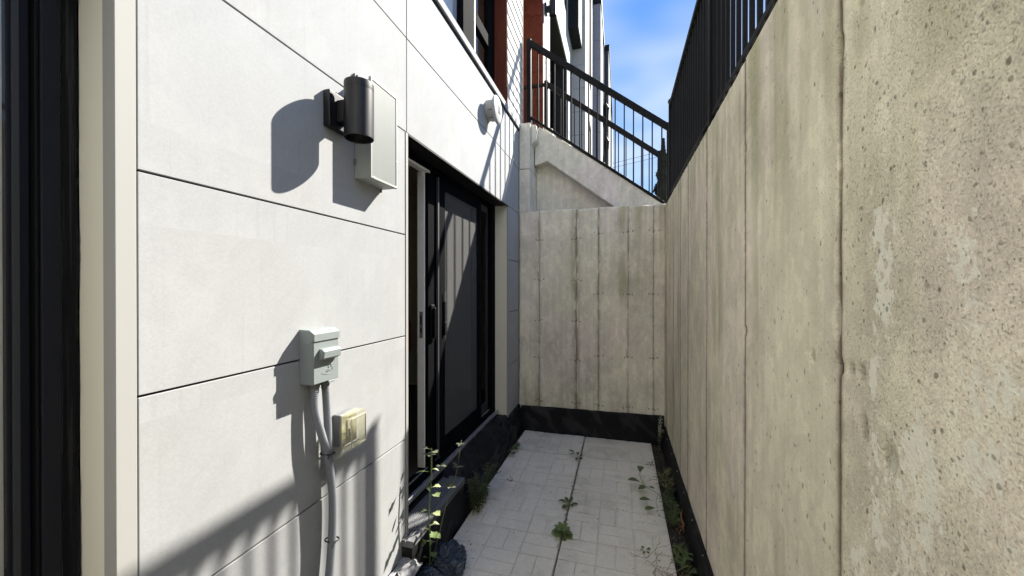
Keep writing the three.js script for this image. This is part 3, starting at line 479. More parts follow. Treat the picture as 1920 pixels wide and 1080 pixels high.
{
  // weatherproof disconnect switch
  const x1 = WX + 0.068, z1 = -1.246, z0 = -1.386, y0 = -0.392, y1 = -0.186;
  const o = thing('switch_box', 'grey green electrical switch box with a pull handle on the pale wall', 'switch box', [WX, y0, -1.316]);
  obj('body', [box(WX, x1 - 0.003, y0, y1, z0, z1, 0.003)], mat.greyMetal, o);
  const hood = prism([[WX, y1 + 0.014], [WX, y1 - 0.04], [WX + 0.02, y1 - 0.046], [WX + 0.05, y1 - 0.046], [x1 + 0.004, y1 - 0.03], [x1 + 0.006, y1 - 0.032], [x1 + 0.006, y1 - 0.004], [WX + 0.05, y1 + 0.012]], z0 - 0.002, z1 + 0.0015, 0.0015);
  obj('hood', hood, mat.greyMetal, o);
  const dr = obj('door', [box(x1 - 0.003, x1 + 0.0015, y0 + 0.003, y1 - 0.033, z0 + 0.0015, z1 - 0.0015, 0.0012)], mat.greyMetal, o);
  obj('pull_handle', [prism([[x1 + 0.001, -0.252], [x1 + 0.001, -0.296], [x1 + 0.012, -0.297], [x1 + 0.026, -0.288], [x1 + 0.028, -0.262], [x1 + 0.016, -0.252]], z0 + 0.012, z1 - 0.026, 0.004)], mat.greyMetal, o);
  // raised water-bird emblem
  const E = (pts, r) => tube(pts.map((p) => [x1 + 0.0022, -0.356 + p[1], -1.322 - p[0]]), r, 40, 6);
  obj('emblem', [E([[-0.034, 0.004], [-0.022, 0.001], [-0.006, -0.003], [0.012, -0.002], [0.024, 0.006], [0.027, 0.016], [0.018, 0.018], [0.006, 0.014], [-0.006, 0.016], [-0.018, 0.012], [-0.034, 0.004]], 0.0011), E([[0.010, 0.018], [0.003, 0.024], [0.004, 0.032], [0.012, 0.036], [0.018, 0.032], [0.017, 0.026], [0.027, 0.018]], 0.0011), E([[0.019, 0.031], [0.027, 0.030]], 0.0012), E([[-0.010, 0.004], [-0.008, 0.009], [-0.005, 0.004]], 0.0008), E([[-0.002, 0.003], [0, 0.009], [0.003, 0.004]], 0.0008), E([[0.006, 0.005], [0.010, 0.010], [0.014, 0.006]], 0.0008)], mat.greyMetal, dr);
  obj('knockout', [new THREE.TorusGeometry(0.013, 0.0008, 6, 32).translate(WX + 0.034, -0.355, z1 + 0.0003)].map((g) => prep(g)), mat.greyMetal, o);
  for (const [x, y] of [[0.03, -0.24], [0.038, -0.252], [0.026, -0.254]]) obj('rivet', lathe([[0, 0.0014], [0.0024, 0.0008], [0.003, 0]], 10, [0, 0, 0], 'y').rotateX(Math.PI / 2).translate(WX + x, y, z1), mat.greyMetal, o);
  obj('hasp', [box(x1 - 0.004, x1 + 0.004, y0 - 0.008, y0 + 0.002, -1.36, -1.325, 0.002)], mat.greyMetal, o);
  // two armoured cables
  function conduit(label, pts) {
    const c = thing('flexible_conduit', label, 'cable conduit', pts[0]);
    const curve = new THREE.CatmullRomCurve3(pts.map((p) => new THREE.Vector3(...p))), len = curve.getLength(), n = Math.round(len / 0.0022);
    const g = new THREE.TubeGeometry(curve, n, 0.0155, 16), p = g.attributes.position, nr = g.attributes.normal, fr = 17;   // spiral ribs
    for (let i = 0; i < p.count; i++) { const ring = Math.floor(i / fr), a = (i % fr) / 16, ph = (ring * 0.0022 / 0.0088 + a) % 1, d = 0.0010 * Math.cos(ph * 2 * Math.PI); p.setXYZ(i, p.getX(i) + nr.getX(i) * d, p.getY(i) + nr.getY(i) * d, p.getZ(i) + nr.getZ(i) * d); }
    g.computeVertexNormals(); obj('armour', prep(g), mat.conduit, c);
    const q = pts[0]; obj('connector', [lathe([[0.0, -0.040], [0.0135, -0.040], [0.015, -0.036], [0.015, -0.022], [0.0185, -0.020], [0.0185, 0.0], [0.013, 0.004], [0, 0.004]], 20, q)], mat.fitting, c);
  }
  const cx = WX + 0.034;
  conduit('left ribbed grey cable conduit running from the switch box to the floor', [[cx, y0, -1.292], [cx, y0 - 0.10, -1.288], [WX + 0.045, -0.60, -1.310], [WX + 0.050, -0.70, -1.338], [WX + 0.055, -0.86, -1.362], [WX + 0.055, -1.02, -1.366], [WX + 0.054, -1.18, -1.352], [WX + 0.056, -1.34, -1.325], [WX + 0.064, -1.5, -1.30], [WX + 0.11, -1.66, -1.28]]);
  conduit('right ribbed grey cable conduit running from the switch box beside the clear socket cover', [[cx, y0, -1.346], [cx, y0 - 0.12, -1.356], [WX + 0.036, -0.60, -1.360], [WX + 0.034, -0.70, -1.366], [WX + 0.034, -0.86, -1.386], [WX + 0.034, -1.02, -1.388], [WX + 0.034, -1.18, -1.374], [WX + 0.036, -1.34, -1.348], [WX + 0.044, -1.5, -1.325], [WX + 0.09, -1.66, -1.30]]);
  function tie(label, y, z, w) {
    const t = thing('cable_tie', label, 'cable tie', [WX + 0.045, y, z], 'cable ties round the two conduits');
    const pts = []; for (let i = 0; i < 24; i++) { const a = i / 24 * 2 * Math.PI; pts.push(new THREE.Vector3(WX + 0.044 + 0.028 * Math.cos(a), y + 0.006 * Math.sin(a), z + w * Math.sin(a))); }
    const g = new THREE.TubeGeometry(new THREE.CatmullRomCurve3(pts, true), 60, 0.0030, 6, true); obj('strap', prep(g), mat.rubber, t); obj('tail', tube([[WX + 0.07, y, z + w * 0.5], [WX + 0.078, y - 0.004, z + w * 1.2], [WX + 0.08, y - 0.006, z + w * 1.35]], 0.0024, 8, 6), mat.rubber, t);
  }
  tie('black cable tie holding the two conduits together beside the clear socket cover', -0.705, -1.350, 0.029); tie('lower black cable tie holding the two conduits low on the wall', -1.085, -1.374, 0.027);
}
{
  const z1 = -1.428, z0 = -1.536, y0 = -0.715, y1 = -0.572, x1 = WX + 0.042;
  const o = thing('socket', 'outdoor socket under a yellowed clear flip cover beside the conduits', 'socket', [WX, y0, -1.48]);
  obj('back_box', [box(WX, x1, y0, y1, z0, z1, 0.006)], mat.outletGrey, o);
  obj('face_plate', [box(x1, x1 + 0.006, y0 + 0.004, y1 - 0.004, z0 + 0.004, z1 - 0.004, 0.002), box(x1 + 0.006, x1 + 0.012, -0.69, -0.60, -1.51, -1.462, 0.003)], mat.ivory, o);
  for (const y of [-0.668, -0.622]) obj('outlet_slot', [box(x1 + 0.012, x1 + 0.0126, y - 0.006, y + 0.006, -1.479, -1.476), box(x1 + 0.012, x1 + 0.0126, y - 0.006, y + 0.006, -1.493, -1.490)], mat.black, o);
  const t = 0.0024, c0 = x1 + 0.007, c1 = x1 + 0.052, za = z0 - 0.004, zb = z1 + 0.004, ya = y0 - 0.004, yb = y1 + 0.002;
  obj('clear_cover', [box(c1 - t, c1, ya + 0.006, yb - 0.018, za + 0.004, zb - 0.016, 0.001), box(c0, c1 - t, ya, ya + t, za, zb), box(c0, c1 - 0.012, yb - t, yb, za, zb), box(c0, c1 - t, ya + t, yb - t, za, za + t), box(c0, c1 - 0.01, ya + t, yb - t, zb - t, zb), box(c1 - 0.013, c1 - 0.002, yb - 0.018, yb - 0.0155, za, zb - 0.012), box(c1 - 0.018, c1 - 0.0155, ya + 0.005, yb - 0.018, zb - 0.0162, zb - 0.0142)], mat.clearYellow, o);
  obj('cover_rim', [box(c1 - 0.004, c1 + 0.0006, ya + 0.004, ya + 0.009, za + 0.003, zb - 0.015, 0.001), box(c1 - 0.004, c1 + 0.0006, yb - 0.021, yb - 0.016, za + 0.003, zb - 0.015, 0.001), box(c1 - 0.004, c1 + 0.0006, ya + 0.009, yb - 0.021, za + 0.003, za + 0.007, 0.001), box(c1 - 0.004, c1 + 0.0006, ya + 0.009, yb - 0.021, zb - 0.019, zb - 0.015, 0.001), box(c0, c0 + 0.006, ya - 0.001, ya + 0.003, za - 0.001, zb + 0.001, 0.001), box(c0, c0 + 0.006, ya + 0.003, yb, zb - 0.002, zb + 0.002, 0.001)], mat.milky, o);
  obj('hinge', [cyl(0.0062, 0.0062, 0.07, 14, [x1 + 0.017, y1 + 0.008, -1.482], 'z'), box(x1 + 0.004, x1 + 0.03, y1 - 0.003, y1 + 0.006, -1.52, -1.445, 0.002)], mat.clearYellow, o);
  obj('latch', [box(x1 + 0.010, x1 + 0.034, -0.672, -0.615, zb, zb + 0.006, 0.002)], mat.clearYellow, o);
}
{
  // round vent cap
  const y = 1.70, z = -3.52;
  const o = thing('exhaust_vent', 'round white vent cap standing off the wall above the glass door', 'exhaust vent', [WX, y, z]);
  obj('collar', [cyl(0.095, 0.095, 0.085, 40, [WX + 0.0425, y, z], 'x')], mat.capWhite, o);
  obj('cover_disc', [lathe([[0, 0.034], [0.05, 0.033], [0.11, 0.026], [0.128, 0.016], [0.132, 0.006], [0.128, 0], [0.11, -0.003], [0, -0.003]], 48, [WX + 0.083, y, z], 'x')], mat.capWhite, o);
  for (let i = 0; i < 4; i++) obj('collar_slot', [box(WX + 0.03, WX + 0.07, y + 0.0935 * Math.cos(1.9 + i * 0.8) - 0.005, y + 0.0935 * Math.cos(1.9 + i * 0.8) + 0.005, z + 0.0935 * Math.sin(1.9 + i * 0.8) - 0.005, z + 0.0935 * Math.sin(1.9 + i * 0.8) + 0.005)], mat.fitting, o);
  for (let i = 0; i < 5; i++) obj('relief_bar', [box(WX + 0.1155, WX + 0.1185, y - 0.045 + i * 0.0, y + 0.045 - Math.abs(i - 2) * 0.012, z - 0.03 + i * 0.015 - 0.003, z - 0.03 + i * 0.015 + 0.003, 0.001)], mat.outletGrey, o);
}

// ================================================================ RAILINGS
const picketGeo = (h, w = 0.016) => { const g = new RoundedBoxGeometry(w, h, w, 1, 0.0015); g.translate(0, h / 2, 0); return prep(g); };
{
  const X = 0.535, y0 = TOP + 0.005, ye = 2.0;
  const f = thing('picket_fence', 'tall black metal picket fence standing on the long concrete wall', 'fence', [X, TOP, -1]);
  obj('top_rail', bar([X, ye - 0.02, 4.45], [X, ye - 0.02, -4.52], 0.052, 0.042), mat.railing, f);
  obj('bottom_rail', bar([X, TOP + 0.075, 4.45], [X, TOP + 0.075, -4.52], 0.030, 0.032), mat.railing, f);
  const g = picketGeo(ye - 0.041 - (TOP + 0.03), 0.019);
  for (let i = 0, z = -4.42; z < 4.4; z += 0.0955, i++) put('picket', g, mat.railing, f, [X, TOP + 0.03, z]);
  const pg = [prep(new RoundedBoxGeometry(0.052, ye - TOP + 0.03, 0.052, 1, 0.003)), prep(new RoundedBoxGeometry(0.066, 0.018, 0.066, 1, 0.004).translate(0, (ye - TOP + 0.03) / 2 + 0.008, 0)), prep(new THREE.SphereGeometry(0.02, 16, 10).translate(0, (ye - TOP + 0.03) / 2 + 0.026, 0)), prep(new RoundedBoxGeometry(0.11, 0.012, 0.11, 1, 0.003).translate(0, -(ye - TOP) / 2 - 0.006, 0))];
  const post = mergeGeometries(pg);
  for (const z of [-4.52, -2.55, -0.58, 1.39, 3.36, 4.45]) put('post', post, mat.railing, f, [X, (TOP + ye) / 2 + 0.006, z]);
}
function stairGuard(z, x0, x1, label, landing) {
  const yt = (x) => 3.185 - 0.762 * (x + 1.13), yb = (x) => 2.215 - 0.742 * (x + 1.13);
  const o = thing('stair_railing', label, 'railing', [x0, 2, z], 'black metal railings of the concrete stair');
  obj('top_rail', bar([x0, yt(x0), z], [x1, yt(x1), z], 0.045, 0.072), mat.railing, o);
  obj('bottom_rail', bar([x0, yb(x0), z], [x1, yb(x1), z], 0.028, 0.034), mat.railing, o);
  for (let x = x0 + 0.118; x < x1 - 0.05; x += 0.1082) put('picket', picketGeo(yt(x) - yb(x) - 0.03, 0.015), mat.railing, o, [x, yb(x) + 0.01, z]);
  obj('post', box(x0 - 0.03, x0 + 0.026, yb(x0) - 0.16, yt(x0) + 0.045, z - 0.027, z + 0.027, 0.003), mat.railing, o);
  obj('post', box(x1 - 0.026, x1 + 0.026, ST, yt(x1) + 0.06, z - 0.0265, z + 0.0265, 0.003), mat.railing, o);
  if (landing) {
    obj('landing_rail', [bar([-1.9, yt(x0) - 0.01, z], [x0 - 0.031, yt(x0) - 0.01, z], 0.04, 0.045), bar([-1.9, yb(x0) + 0.05, z], [x0 - 0.031, yb(x0) + 0.05, z], 0.03, 0.03)], mat.railing, o);
    for (let x = x0 - 0.12; x > -1.85; x -= 0.11) put('picket', picketGeo(yt(x0) - yb(x0) - 0.06, 0.015), mat.railing, o, [x, yb(x0) + 0.05, z]);
  } else {
    obj('post_cap', new THREE.SphereGeometry(0.006, 10, 8).translate(x0, yt(x0) + 0.05, z), mat.steel, o);
  }
}
stairGuard(-4.93, -1.155, 0.56, 'near black stair railing sloping down to the right above the concrete beam', false);
stairGuard(-5.95, -1.12, 0.545, 'far black stair railing on the other side of the steps, seen through the near one', true);
{
  const o = thing('gate_post', 'short black post with a ball top beside the foot of the stair', 'post', [0.625, ST, -5.35]);
  obj('shaft', cyl(0.026, 0.026, 0.66, 16, [0.625, ST + 0.33, -5.35]), mat.railing, o); obj('ball', new THREE.SphereGeometry(0.045, 20, 14).translate(0.625, ST + 0.69, -5.35), mat.railing, o);
}

// ================================================================ NEIGHBOURING HOUSES
function boards(parent, x0, x1, y0, y1, z0, z1, m, n = 6) { const h = (y1 - y0) / n; for (let i = 0; i < n; i++) obj('cladding_panel', box(x0, x1, y0 + i * h + 0.006, y0 + (i + 1) * h - 0.006, z0, z1, 0.004, rnd() * 3, rnd() * 3), m, parent); }
function winPart(parent, x, y0, y1, z0, z1) {                  // window in a front that faces +x
  const w = obj('window', [box(x - 0.05, x + 0.02, y0 - 0.06, y0, z0 - 0.05, z1 + 0.05, 0.004), box(x - 0.05, x + 0.02, y1, y1 + 0.06, z0 - 0.05, z1 + 0.05, 0.004), box(x - 0.05, x + 0.02, y0, y1, z0 - 0.05, z0, 0.004), box(x - 0.05, x + 0.02, y0, y1, z1, z1 + 0.05, 0.004), box(x - 0.04, x + 0.01, y0, y1, (z0 + z1) / 2 - 0.03, (z0 + z1) / 2 + 0.03, 0.003), box(x - 0.4, x - 0.06, y0, y1, z0, z1)], mat.frame, parent);
  obj('pane', grid(1, 1, (u, v) => [x - 0.02, mix(y0, y1, v), mix(z1, z0, u)]), mat.glass, w); return w;
}
{
  const h = thing('townhouse', 'next house with a dark red wood porch wall and a black recessed entrance', 'house', [-3, ST, -8]);
  obj('wall', [box(-9, -1.262, ST - 0.3, HT, -6.92, -6.29), box(-9, -1.262, 5.42, HT, -9.25, -6.92), box(-9, -1.262, ST - 0.3, HT, -10.28, -9.25), box(-9, -2.3, ST - 0.3, 5.42, -9.25, -6.92), box(-9, -2.7, ST - 0.3, HT, -6.27, -5.06)], mat.sheath, h);
  boards(h, -1.26, WX, ST, HT, -6.92, -6.29, mat.panel, 6); boards(h, -1.26, WX, ST, HT, -10.3, -9.25, mat.panel, 6); boards(h, -1.26, WX, 5.42, 6.45, -9.248, -6.922, mat.panel, 1);
  boards(h, -1.26, WX, 6.45, HT, -7.6, -6.922, mat.panel, 3);
  const nw = 7; for (let i = 0; i < nw; i++) { const y0 = 2.15 + i * 0.47; obj('wood_board', box(-2.7, WX + 0.002, y0 + 0.002, y0 + 0.468, -6.292, -6.262, 0.003, rnd() * 3, rnd()).rotateZ(0), mat.woodH, h); }
  obj('porch_ceiling', box(-2.7, -1.26, 5.44, 5.6, -6.26, -5.07), mat.blackMatte, h);
  winPart(h, -1.27, 6.5, 8.8, -9.2, -7.65);
  const e = obj('entrance', [box(-1.62, -1.55, 4.7, 5.42, -9.24, -6.93), box(-1.62, -1.55, ST, 4.7, -7.4, -7.25, 0.004), box(-1.62, -1.55, ST, 4.7, -8.3, -8.1, 0.004), box(-1.62, -1.55, ST, 4.7, -9.24, -9.1, 0.004), box(-1.62, -1.55, ST, 2.3, -9.1, -7.4)], mat.frame, h);
  obj('door_frame', [box(-1.548, -1.53, 2.3, 4.6, -7.48, -7.42, 0.003), box(-1.548, -1.53, 2.3, 4.6, -8.08, -8.04, 0.003), box(-1.548, -1.53, 4.56, 4.60, -8.04, -7.48, 0.003)], mat.trimGrey, e);
  obj('pane', grid(1, 1, (u, v) => [-1.58, mix(2.3, 4.7, v), mix(-7.4, -9.1, u)]), mat.tintGlass, e);
  obj('canopy', [box(-1.234, -0.994, 6.3, HT, -10.29, -9.42, 0.004)], mat.blackMatte, h); obj('fascia', [box(-0.993, -0.975, 6.3, HT, -10.29, -9.42, 0.004)], mat.trim, h);
  obj('roof', box(-9.1, -1.18, HT, HT + 0.12, -10.3, -6.25, 0.01), mat.blackMatte, h);
}
function rowHouse(label, x, z0, z1, side, w0, w1, cap) {       // z1 is the near end
  const h = thing('townhouse', label, 'house', [x - 2, ST, (z0 + z1) / 2]);
  obj('wall', box(-9, x - 0.03, ST - 0.3, HT, z0, z1 - 0.03), mat.sheath, h);
  const n = 14, dh = (HT - ST) / n; for (let i = 0; i < n; i++) obj('side_panel', box(-4, x - 0.031, ST + i * dh + 0.004, ST + (i + 1) * dh - 0.004, z1 - 0.03, z1, 0.004), side, h);
  boards(h, x - 0.03, x, ST, HT, w1, z1, mat.panel, 6); boards(h, x - 0.03, x, ST, HT, z0, w0, mat.panel, 6);
  boards(h, x - 0.03, x, 5.0, 6.1, w0, w1, mat.panel, 1);
  winPart(h, x - 0.03, 2.2, 4.9, w0 + 0.06, w1 - 0.06); winPart(h, x - 0.03, 6.2, 9.0, w0 + 0.06, w1 - 0.06);
  obj('roof_cap', [box(-9.1, x + 0.03, HT + 0.001, HT + cap, z0 + 0.002, z1 + 0.03, 0.01)], mat.blackMatte, h);
}
rowHouse('third house in the row with a grey side wall and a narrow sunlit front', -0.897, -13.34, -10.31, mat.greyClad, -12.5, -11.35, 0.2);
rowHouse('fourth house in the row with a mauve grey side wall and black roof edge', -0.645, -16.08, -13.36, mat.mauve, -15.6, -14.9, 0.25);
rowHouse('last house of the row, with a dark side wall at the edge of the sky', -0.46, -24.0, -16.1, mat.frameGrey, -22, -19, 0.22);
function lantern(x, y, z, s, label) {
  const o = thing('lantern', label, 'lantern', [x, y, z]);
  obj('bracket', [box(x - 0.03, x + 0.03, y + 0.1 * s, y + 0.5 * s, z - 0.30, z - 0.27, 0.004), tube([[x, y + 0.45 * s, z - 0.28], [x, y + 0.58 * s, z - 0.16], [x, y + 0.56 * s, z], [x, y + 0.46 * s, z]], 0.014, 16, 6)], mat.black, o);
  obj('cage', [lathe([[0, -0.30 * s], [0.10 * s, -0.30 * s], [0.13 * s, -0.27 * s], [0.15 * s, 0.1 * s], [0.17 * s, 0.12 * s], [0.05 * s, 0.3 * s], [0.03 * s, 0.42 * s], [0, 0.46 * s]], 6, [x, y, z])], mat.black, o);
}
lantern(-0.57, 7.0, -15.8, 1.0, 'upper black lantern on the dark end house, seen past the railing'); lantern(-0.53, 5.7, -15.8, 0.75, 'lower smaller black lantern on the dark end house, seen through the railing');
// dark conifer beyond the stair
{
  const x = 0.90, z = -9.0, o = thing('conifer', 'narrow dark conifer at the foot of the stair behind the railing', 'tree', [x, ST, z]);
  obj('trunk', cyl(0.02, 0.05, 2.0, 8, [x, ST + 1.0, z]), mat.bark, o);
  const leaf = new THREE.PlaneGeometry(0.035, 0.11), L = [];
  for (let i = 0; i < 5200; i++) { const t = Math.pow(rnd(), 0.8), r = 0.36 * (1 - t) * Math.sqrt(rnd()) * (0.85 + 0.3 * Math.sin(t * 40)), a = rnd() * 6.283, g = leaf.clone(); g.rotateX(rr(-0.9, 0.5)); g.rotateY(a + Math.PI / 2 + rr(-.6, .6)); g.translate(x + r * Math.cos(a), ST + 0.12 + t * 2.15, z + r * Math.sin(a)); L.push(prep(g, false)); }
  obj('crown', mergeGeometries(L), leafM([0.012, 0.02, 0.010], 0.15), o);
}
tag(obj('utility_wire', [tube([[-30, 14.2, -62], [0, 13.6, -45], [40, 14.6, -25]], 0.02, 40, 5), tube([[-30, 14.7, -62], [0, 14.1, -45], [40, 15.1, -25]], 0.02, 40, 5)], mat.wire), 'pair of thin utility wires crossing the sky low behind the stair', 'wire');

// ================================================================ PLANTS
// a leaf along +z from the origin; e0, e1 the slope at base and tip
function leafGeo(L, W, e0, e1, { lobes = 0, fold = 0.25, peak = 0.55, n = 9, stalk = 0.0, twist = 0 } = {}) {
  const P = [], I = []; let y = 0, z = 0;
  for (let i = 0; i <= n; i++) {
    const t = i / n, e = mix(e0, e1, t); if (i) { y += L / n * Math.sin(e); z += L / n * Math.cos(e); }
    const q = t < stalk ? 0 : (t - stalk) / (1 - stalk); let w = W / 2 * Math.pow(Math.sin(Math.PI * Math.pow(q, Math.log(0.5) / Math.log(peak))), 0.8) * (1 + lobes * (i % 2 ? 0.45 : -0.45)); if (!(w > 0)) w = 0; w = Math.max(w, t < 0.97 ? W * 0.035 : 0.0001);
    const up = fold * w, c = Math.cos(twist * t), s = Math.sin(twist * t);
    P.push(-w * c, y + up - w * s, z, 0, y, z, w * c, y + up + w * s, z);
    if (i) { const a = (i - 1) * 3, b = i * 3; I.push(a, b, a + 1, a + 1, b, b + 1, a + 1, b + 1, a + 2, a + 2, b + 1, b + 2); }
  }
  const g = new THREE.BufferGeometry(); g.setAttribute('position', new THREE.Float32BufferAttribute(P, 3)); g.setIndex(I); g.computeVertexNormals(); const uv = new Float32Array(P.length / 3 * 2); g.setAttribute('uv', new THREE.BufferAttribute(uv, 2)); return g;
}
function addLeaf(o, p, az, L, W, e0, e1, m, opt) { const g = leafGeo(L, W, e0, e1, opt); g.rotateY(az); g.translate(...p); return obj('leaf', g, m, o, true); }
function rosette(label, x, z, n, L, m, opt = {}, group) {
  const o = thing('weed', label, 'weed', [x, FL, z], group);
  for (let i = 0; i < n; i++) addLeaf(o, [0, 0.002, 0], i / n * 6.283 + rr(-.35, .35) + (opt.az || 0), L * rr(0.6, 1.15), L * rr(0.26, 0.36) * (opt.wide || 1), rr(0.35, 1.0), rr(-0.5, 0.1), Array.isArray(m) ? m[i % m.length] : m, { lobes: opt.lobes ?? 0.25, stalk: opt.stalk ?? 0.12, peak: 0.62 });
  if (opt.core) obj('stem', tube([[0, -0.02, 0], [0.004, 0.03, 0], [0.0, 0.05, 0.006]], 0.004, 6, 6), LEAF.mid, o, true);
  return o;
}
rosette('wilted weed in the joint of the paving near the end wall', -0.43, -4.08, 6, 0.115, [LEAF.olive, LEAF.dark], { lobes: 0.1, stalk: 0.3, az: -1.2 });
rosette('small weed rosette growing in the middle paving joint beside no other plant', -0.405, -3.16, 7, 0.105, [LEAF.mid, LEAF.olive], { core: true }).userData.label = 'long leaved weed in the centre joint between the wilted weed and the bushy one';
{
  const o = rosette('bushy bright green weed where two paving joints cross in the foreground', -0.407, -2.77, 13, 0.095, [LEAF.light, LEAF.mid, LEAF.light], { lobes: 0.5, wide: 1.3, core: true });
  for (let i = 0; i < 6; i++) addLeaf(o, [0.004, 0.035, 0.004], i * 1.1 + 0.4, 0.07, 0.035, 0.9, 0.1, LEAF.light, { lobes: 0.4 });
  addLeaf(o, [-0.02, 0.02, 0.05], 0.2, 0.05, 0.018, 0.5, -0.2, LEAF.petal, {});
}
{
  const o = thing('weed_sprigs', 'tiny sprigs and dry bits growing along the centre joint of the paving', 'weeds', [-0.405, FL, -3.2]);
  const L = []; for (let i = 0; i < 70; i++) { const z = rr(-4.6, -2.2) + 3.2, g = leafGeo(rr(.012, .035), rr(.004, .010), rr(.1, 1), rr(-.5, .4), { n: 4 }); g.rotateY(rnd() * 6.28); g.translate(rr(-.006, .006), 0.0, z); L.push(g.toNonIndexed()); }
  const m = obj('foliage', mergeGeometries(L), LEAF.olive, o, true); m.userData.kind = 'stuff';
}
function tuft(label, x, z, n, H, R, mats, opt = {}) {
  const o = thing('weed', label, 'weed', [x, opt.y ?? FL, z]);
  mats.forEach((m, k) => { const L = []; for (let i = 0; i < n; i++) { const g = leafGeo(H * rr(.45, 1.1), rr(.006, .013) * (opt.w || 1), rr(.6, 1.5), rr(-.6, .9), { n: 6, peak: .4, twist: rr(-1, 1) }); g.rotateY(rnd() * 6.283); g.translate(rr(-R, R) * (opt.rx || 1), rr(0, opt.lift || 0.02), rr(-R, R) * (opt.rz || 1)); L.push(g.toNonIndexed()); } const q = obj('foliage', mergeGeometries(L), m, o, true); q.userData.kind = 'stuff'; });
  for (let i = 0; i < (opt.leaves || 0); i++) addLeaf(o, [rr(-R, R) * (opt.rx || 1), rr(0.01, 0.04), rr(-R, R) * (opt.rz || 1)], rr(0, 6.28), rr(.05, .09), rr(.02, .032), rr(.5, 1.1), rr(-.4, .4), opt.lm || LEAF.mid, { lobes: .1, stalk: .2 });
  return o;
}
{
  // feathery bush at the end of the step
  const o = thing('weed_bush', 'feathery dark green bush at the end of the step board', 'weed', [-1.115, FL, -2.92]);
  for (let b = 0; b < 20; b++) {
    const L = [], az = rr(-0.5, 3.4), H = rr(0.20, 0.40), lean = rr(0.1, 0.75), bx = rr(-.05, .05), bz = rr(-.16, .14), pts = [];
    for (let i = 0; i <= 8; i++) { const t = i / 8, r = H * lean * t * t; pts.push([bx + Math.sin(az) * r, H * t * (1 - 0.2 * t * lean), bz + Math.cos(az) * r * 0.8]); }
    L.push(prep(new THREE.TubeGeometry(new THREE.CatmullRomCurve3(pts.map((p) => new THREE.Vector3(...p))), 10, 0.0018, 5), false));
    for (let i = 0; i < 64; i++) { const t = rr(.15, 1), k = Math.min(7, Math.floor(t * 8)), f = t * 8 - k, p = pts[k].map((v, q) => mix(v, pts[k + 1][q], f)); const g = leafGeo(rr(.022, .05) * (1.2 - .4 * t), rr(.006, .011), rr(-.2, 1.0), rr(-.6, .5), { n: 4, peak: .45 }); g.rotateY(rnd() * 6.283); g.translate(...p); L.push(g.toNonIndexed()); }
    obj('frond', mergeGeometries(L.map((g) => { g = g.index ? g.toNonIndexed() : g; return g; })), b % 4 === 0 ? LEAF.mid : b % 3 ? LEAF.dark : LEAF.olive, o, true);
  }
}
{
  const o = thing('weed', 'weed with round leaves at the foot of the black kerb near the far corner', 'weed', [-1.15, FL, -4.02]);
  for (let i = 0; i < 11; i++) addLeaf(o, [rr(-.03, .03), 0.01, rr(-.08, .08)], rr(0, 3.1), rr(.08, .13), rr(.05, .075), rr(.5, 1.3), rr(-.6, .2), i % 3 === 0 ? LEAF.light : i % 2 ? LEAF.mid : LEAF.dark, { lobes: .1, stalk: .35, peak: .6 });
  obj('stem', tube([[0, 0, 0], [.04, .05, .02], [.16, .06, .05]], .0015, 10, 5), LEAF.olive, o, true);
}
{
  // tall sow-thistle in the sun in front of the step
  const o = thing('tall_weed', 'tall thin leafy weed catching the sun in front of the open door', 'weed', [-1.125, FL, -2.12]);
  const st = [[0, 0, 0], [0.004, 0.2, -0.006], [-0.006, 0.42, -0.01], [0.004, 0.62, -0.02], [0.0, 0.80, -0.03]];
  obj('stem', tube(st, 0.0042, 40, 7), LEAF.mid, o, true);
  obj('stem', tube([[0, 0.05, 0], [0.03, 0.2, -0.04], [0.06, 0.42, -0.12], [0.085, 0.58, -0.22], [0.06, 0.70, -0.34], [0.05, 0.72, -0.38]], 0.0024, 30, 6), LEAF.olive, o, true);
  const put2 = (y, az, L, W, m, lob = .5) => addLeaf(o, [0, y, -0.012], az, L, W, rr(.2, .8), rr(-.9, -.1), m, { lobes: lob, stalk: .25, peak: .62 });
  for (let i = 0; i < 7; i++) put2(0.06 + i * 0.035, i * 2.3 + .3, rr(.07, .12), rr(.04, .065), i % 2 ? LEAF.mid : LEAF.light, .35);
  put2(0.30, 0.9, .085, .055, LEAF.light); put2(0.33, 2.6, .075, .05, LEAF.pale); put2(.30, 4.6, .085, .05, LEAF.light); put2(.40, 1.5, .075, .05, LEAF.pale); put2(.42, -1.3, .07, .04, LEAF.light);
  put2(.52, 1.2, .085, .05, LEAF.light); put2(.53, 3.9, .07, .05, LEAF.mid); put2(.56, 2.2, .07, .04, LEAF.pale); put2(.66, -1.2, .09, .022, LEAF.pale, .1); put2(.67, 1.9, .06, .02, LEAF.pale, .1); put2(.78, 1.4, .06, .045, LEAF.olive); put2(.80, -1.5, .05, .04, LEAF.olive);
  for (const [x, y, z] of [[.086, .6, -.23], [.06, .70, -.35], [.03, .66, -.10], [-.02, .74, -.05], [.07, .5, -.16]]) for (let i = 0; i < 4; i++) addLeaf(o, [x, y, z], i * 1.7 + y * 9, rr(.03, .055), rr(.016, .028), rr(0, 1), rr(-.8, .5), LEAF.olive, { lobes: .3 });
}
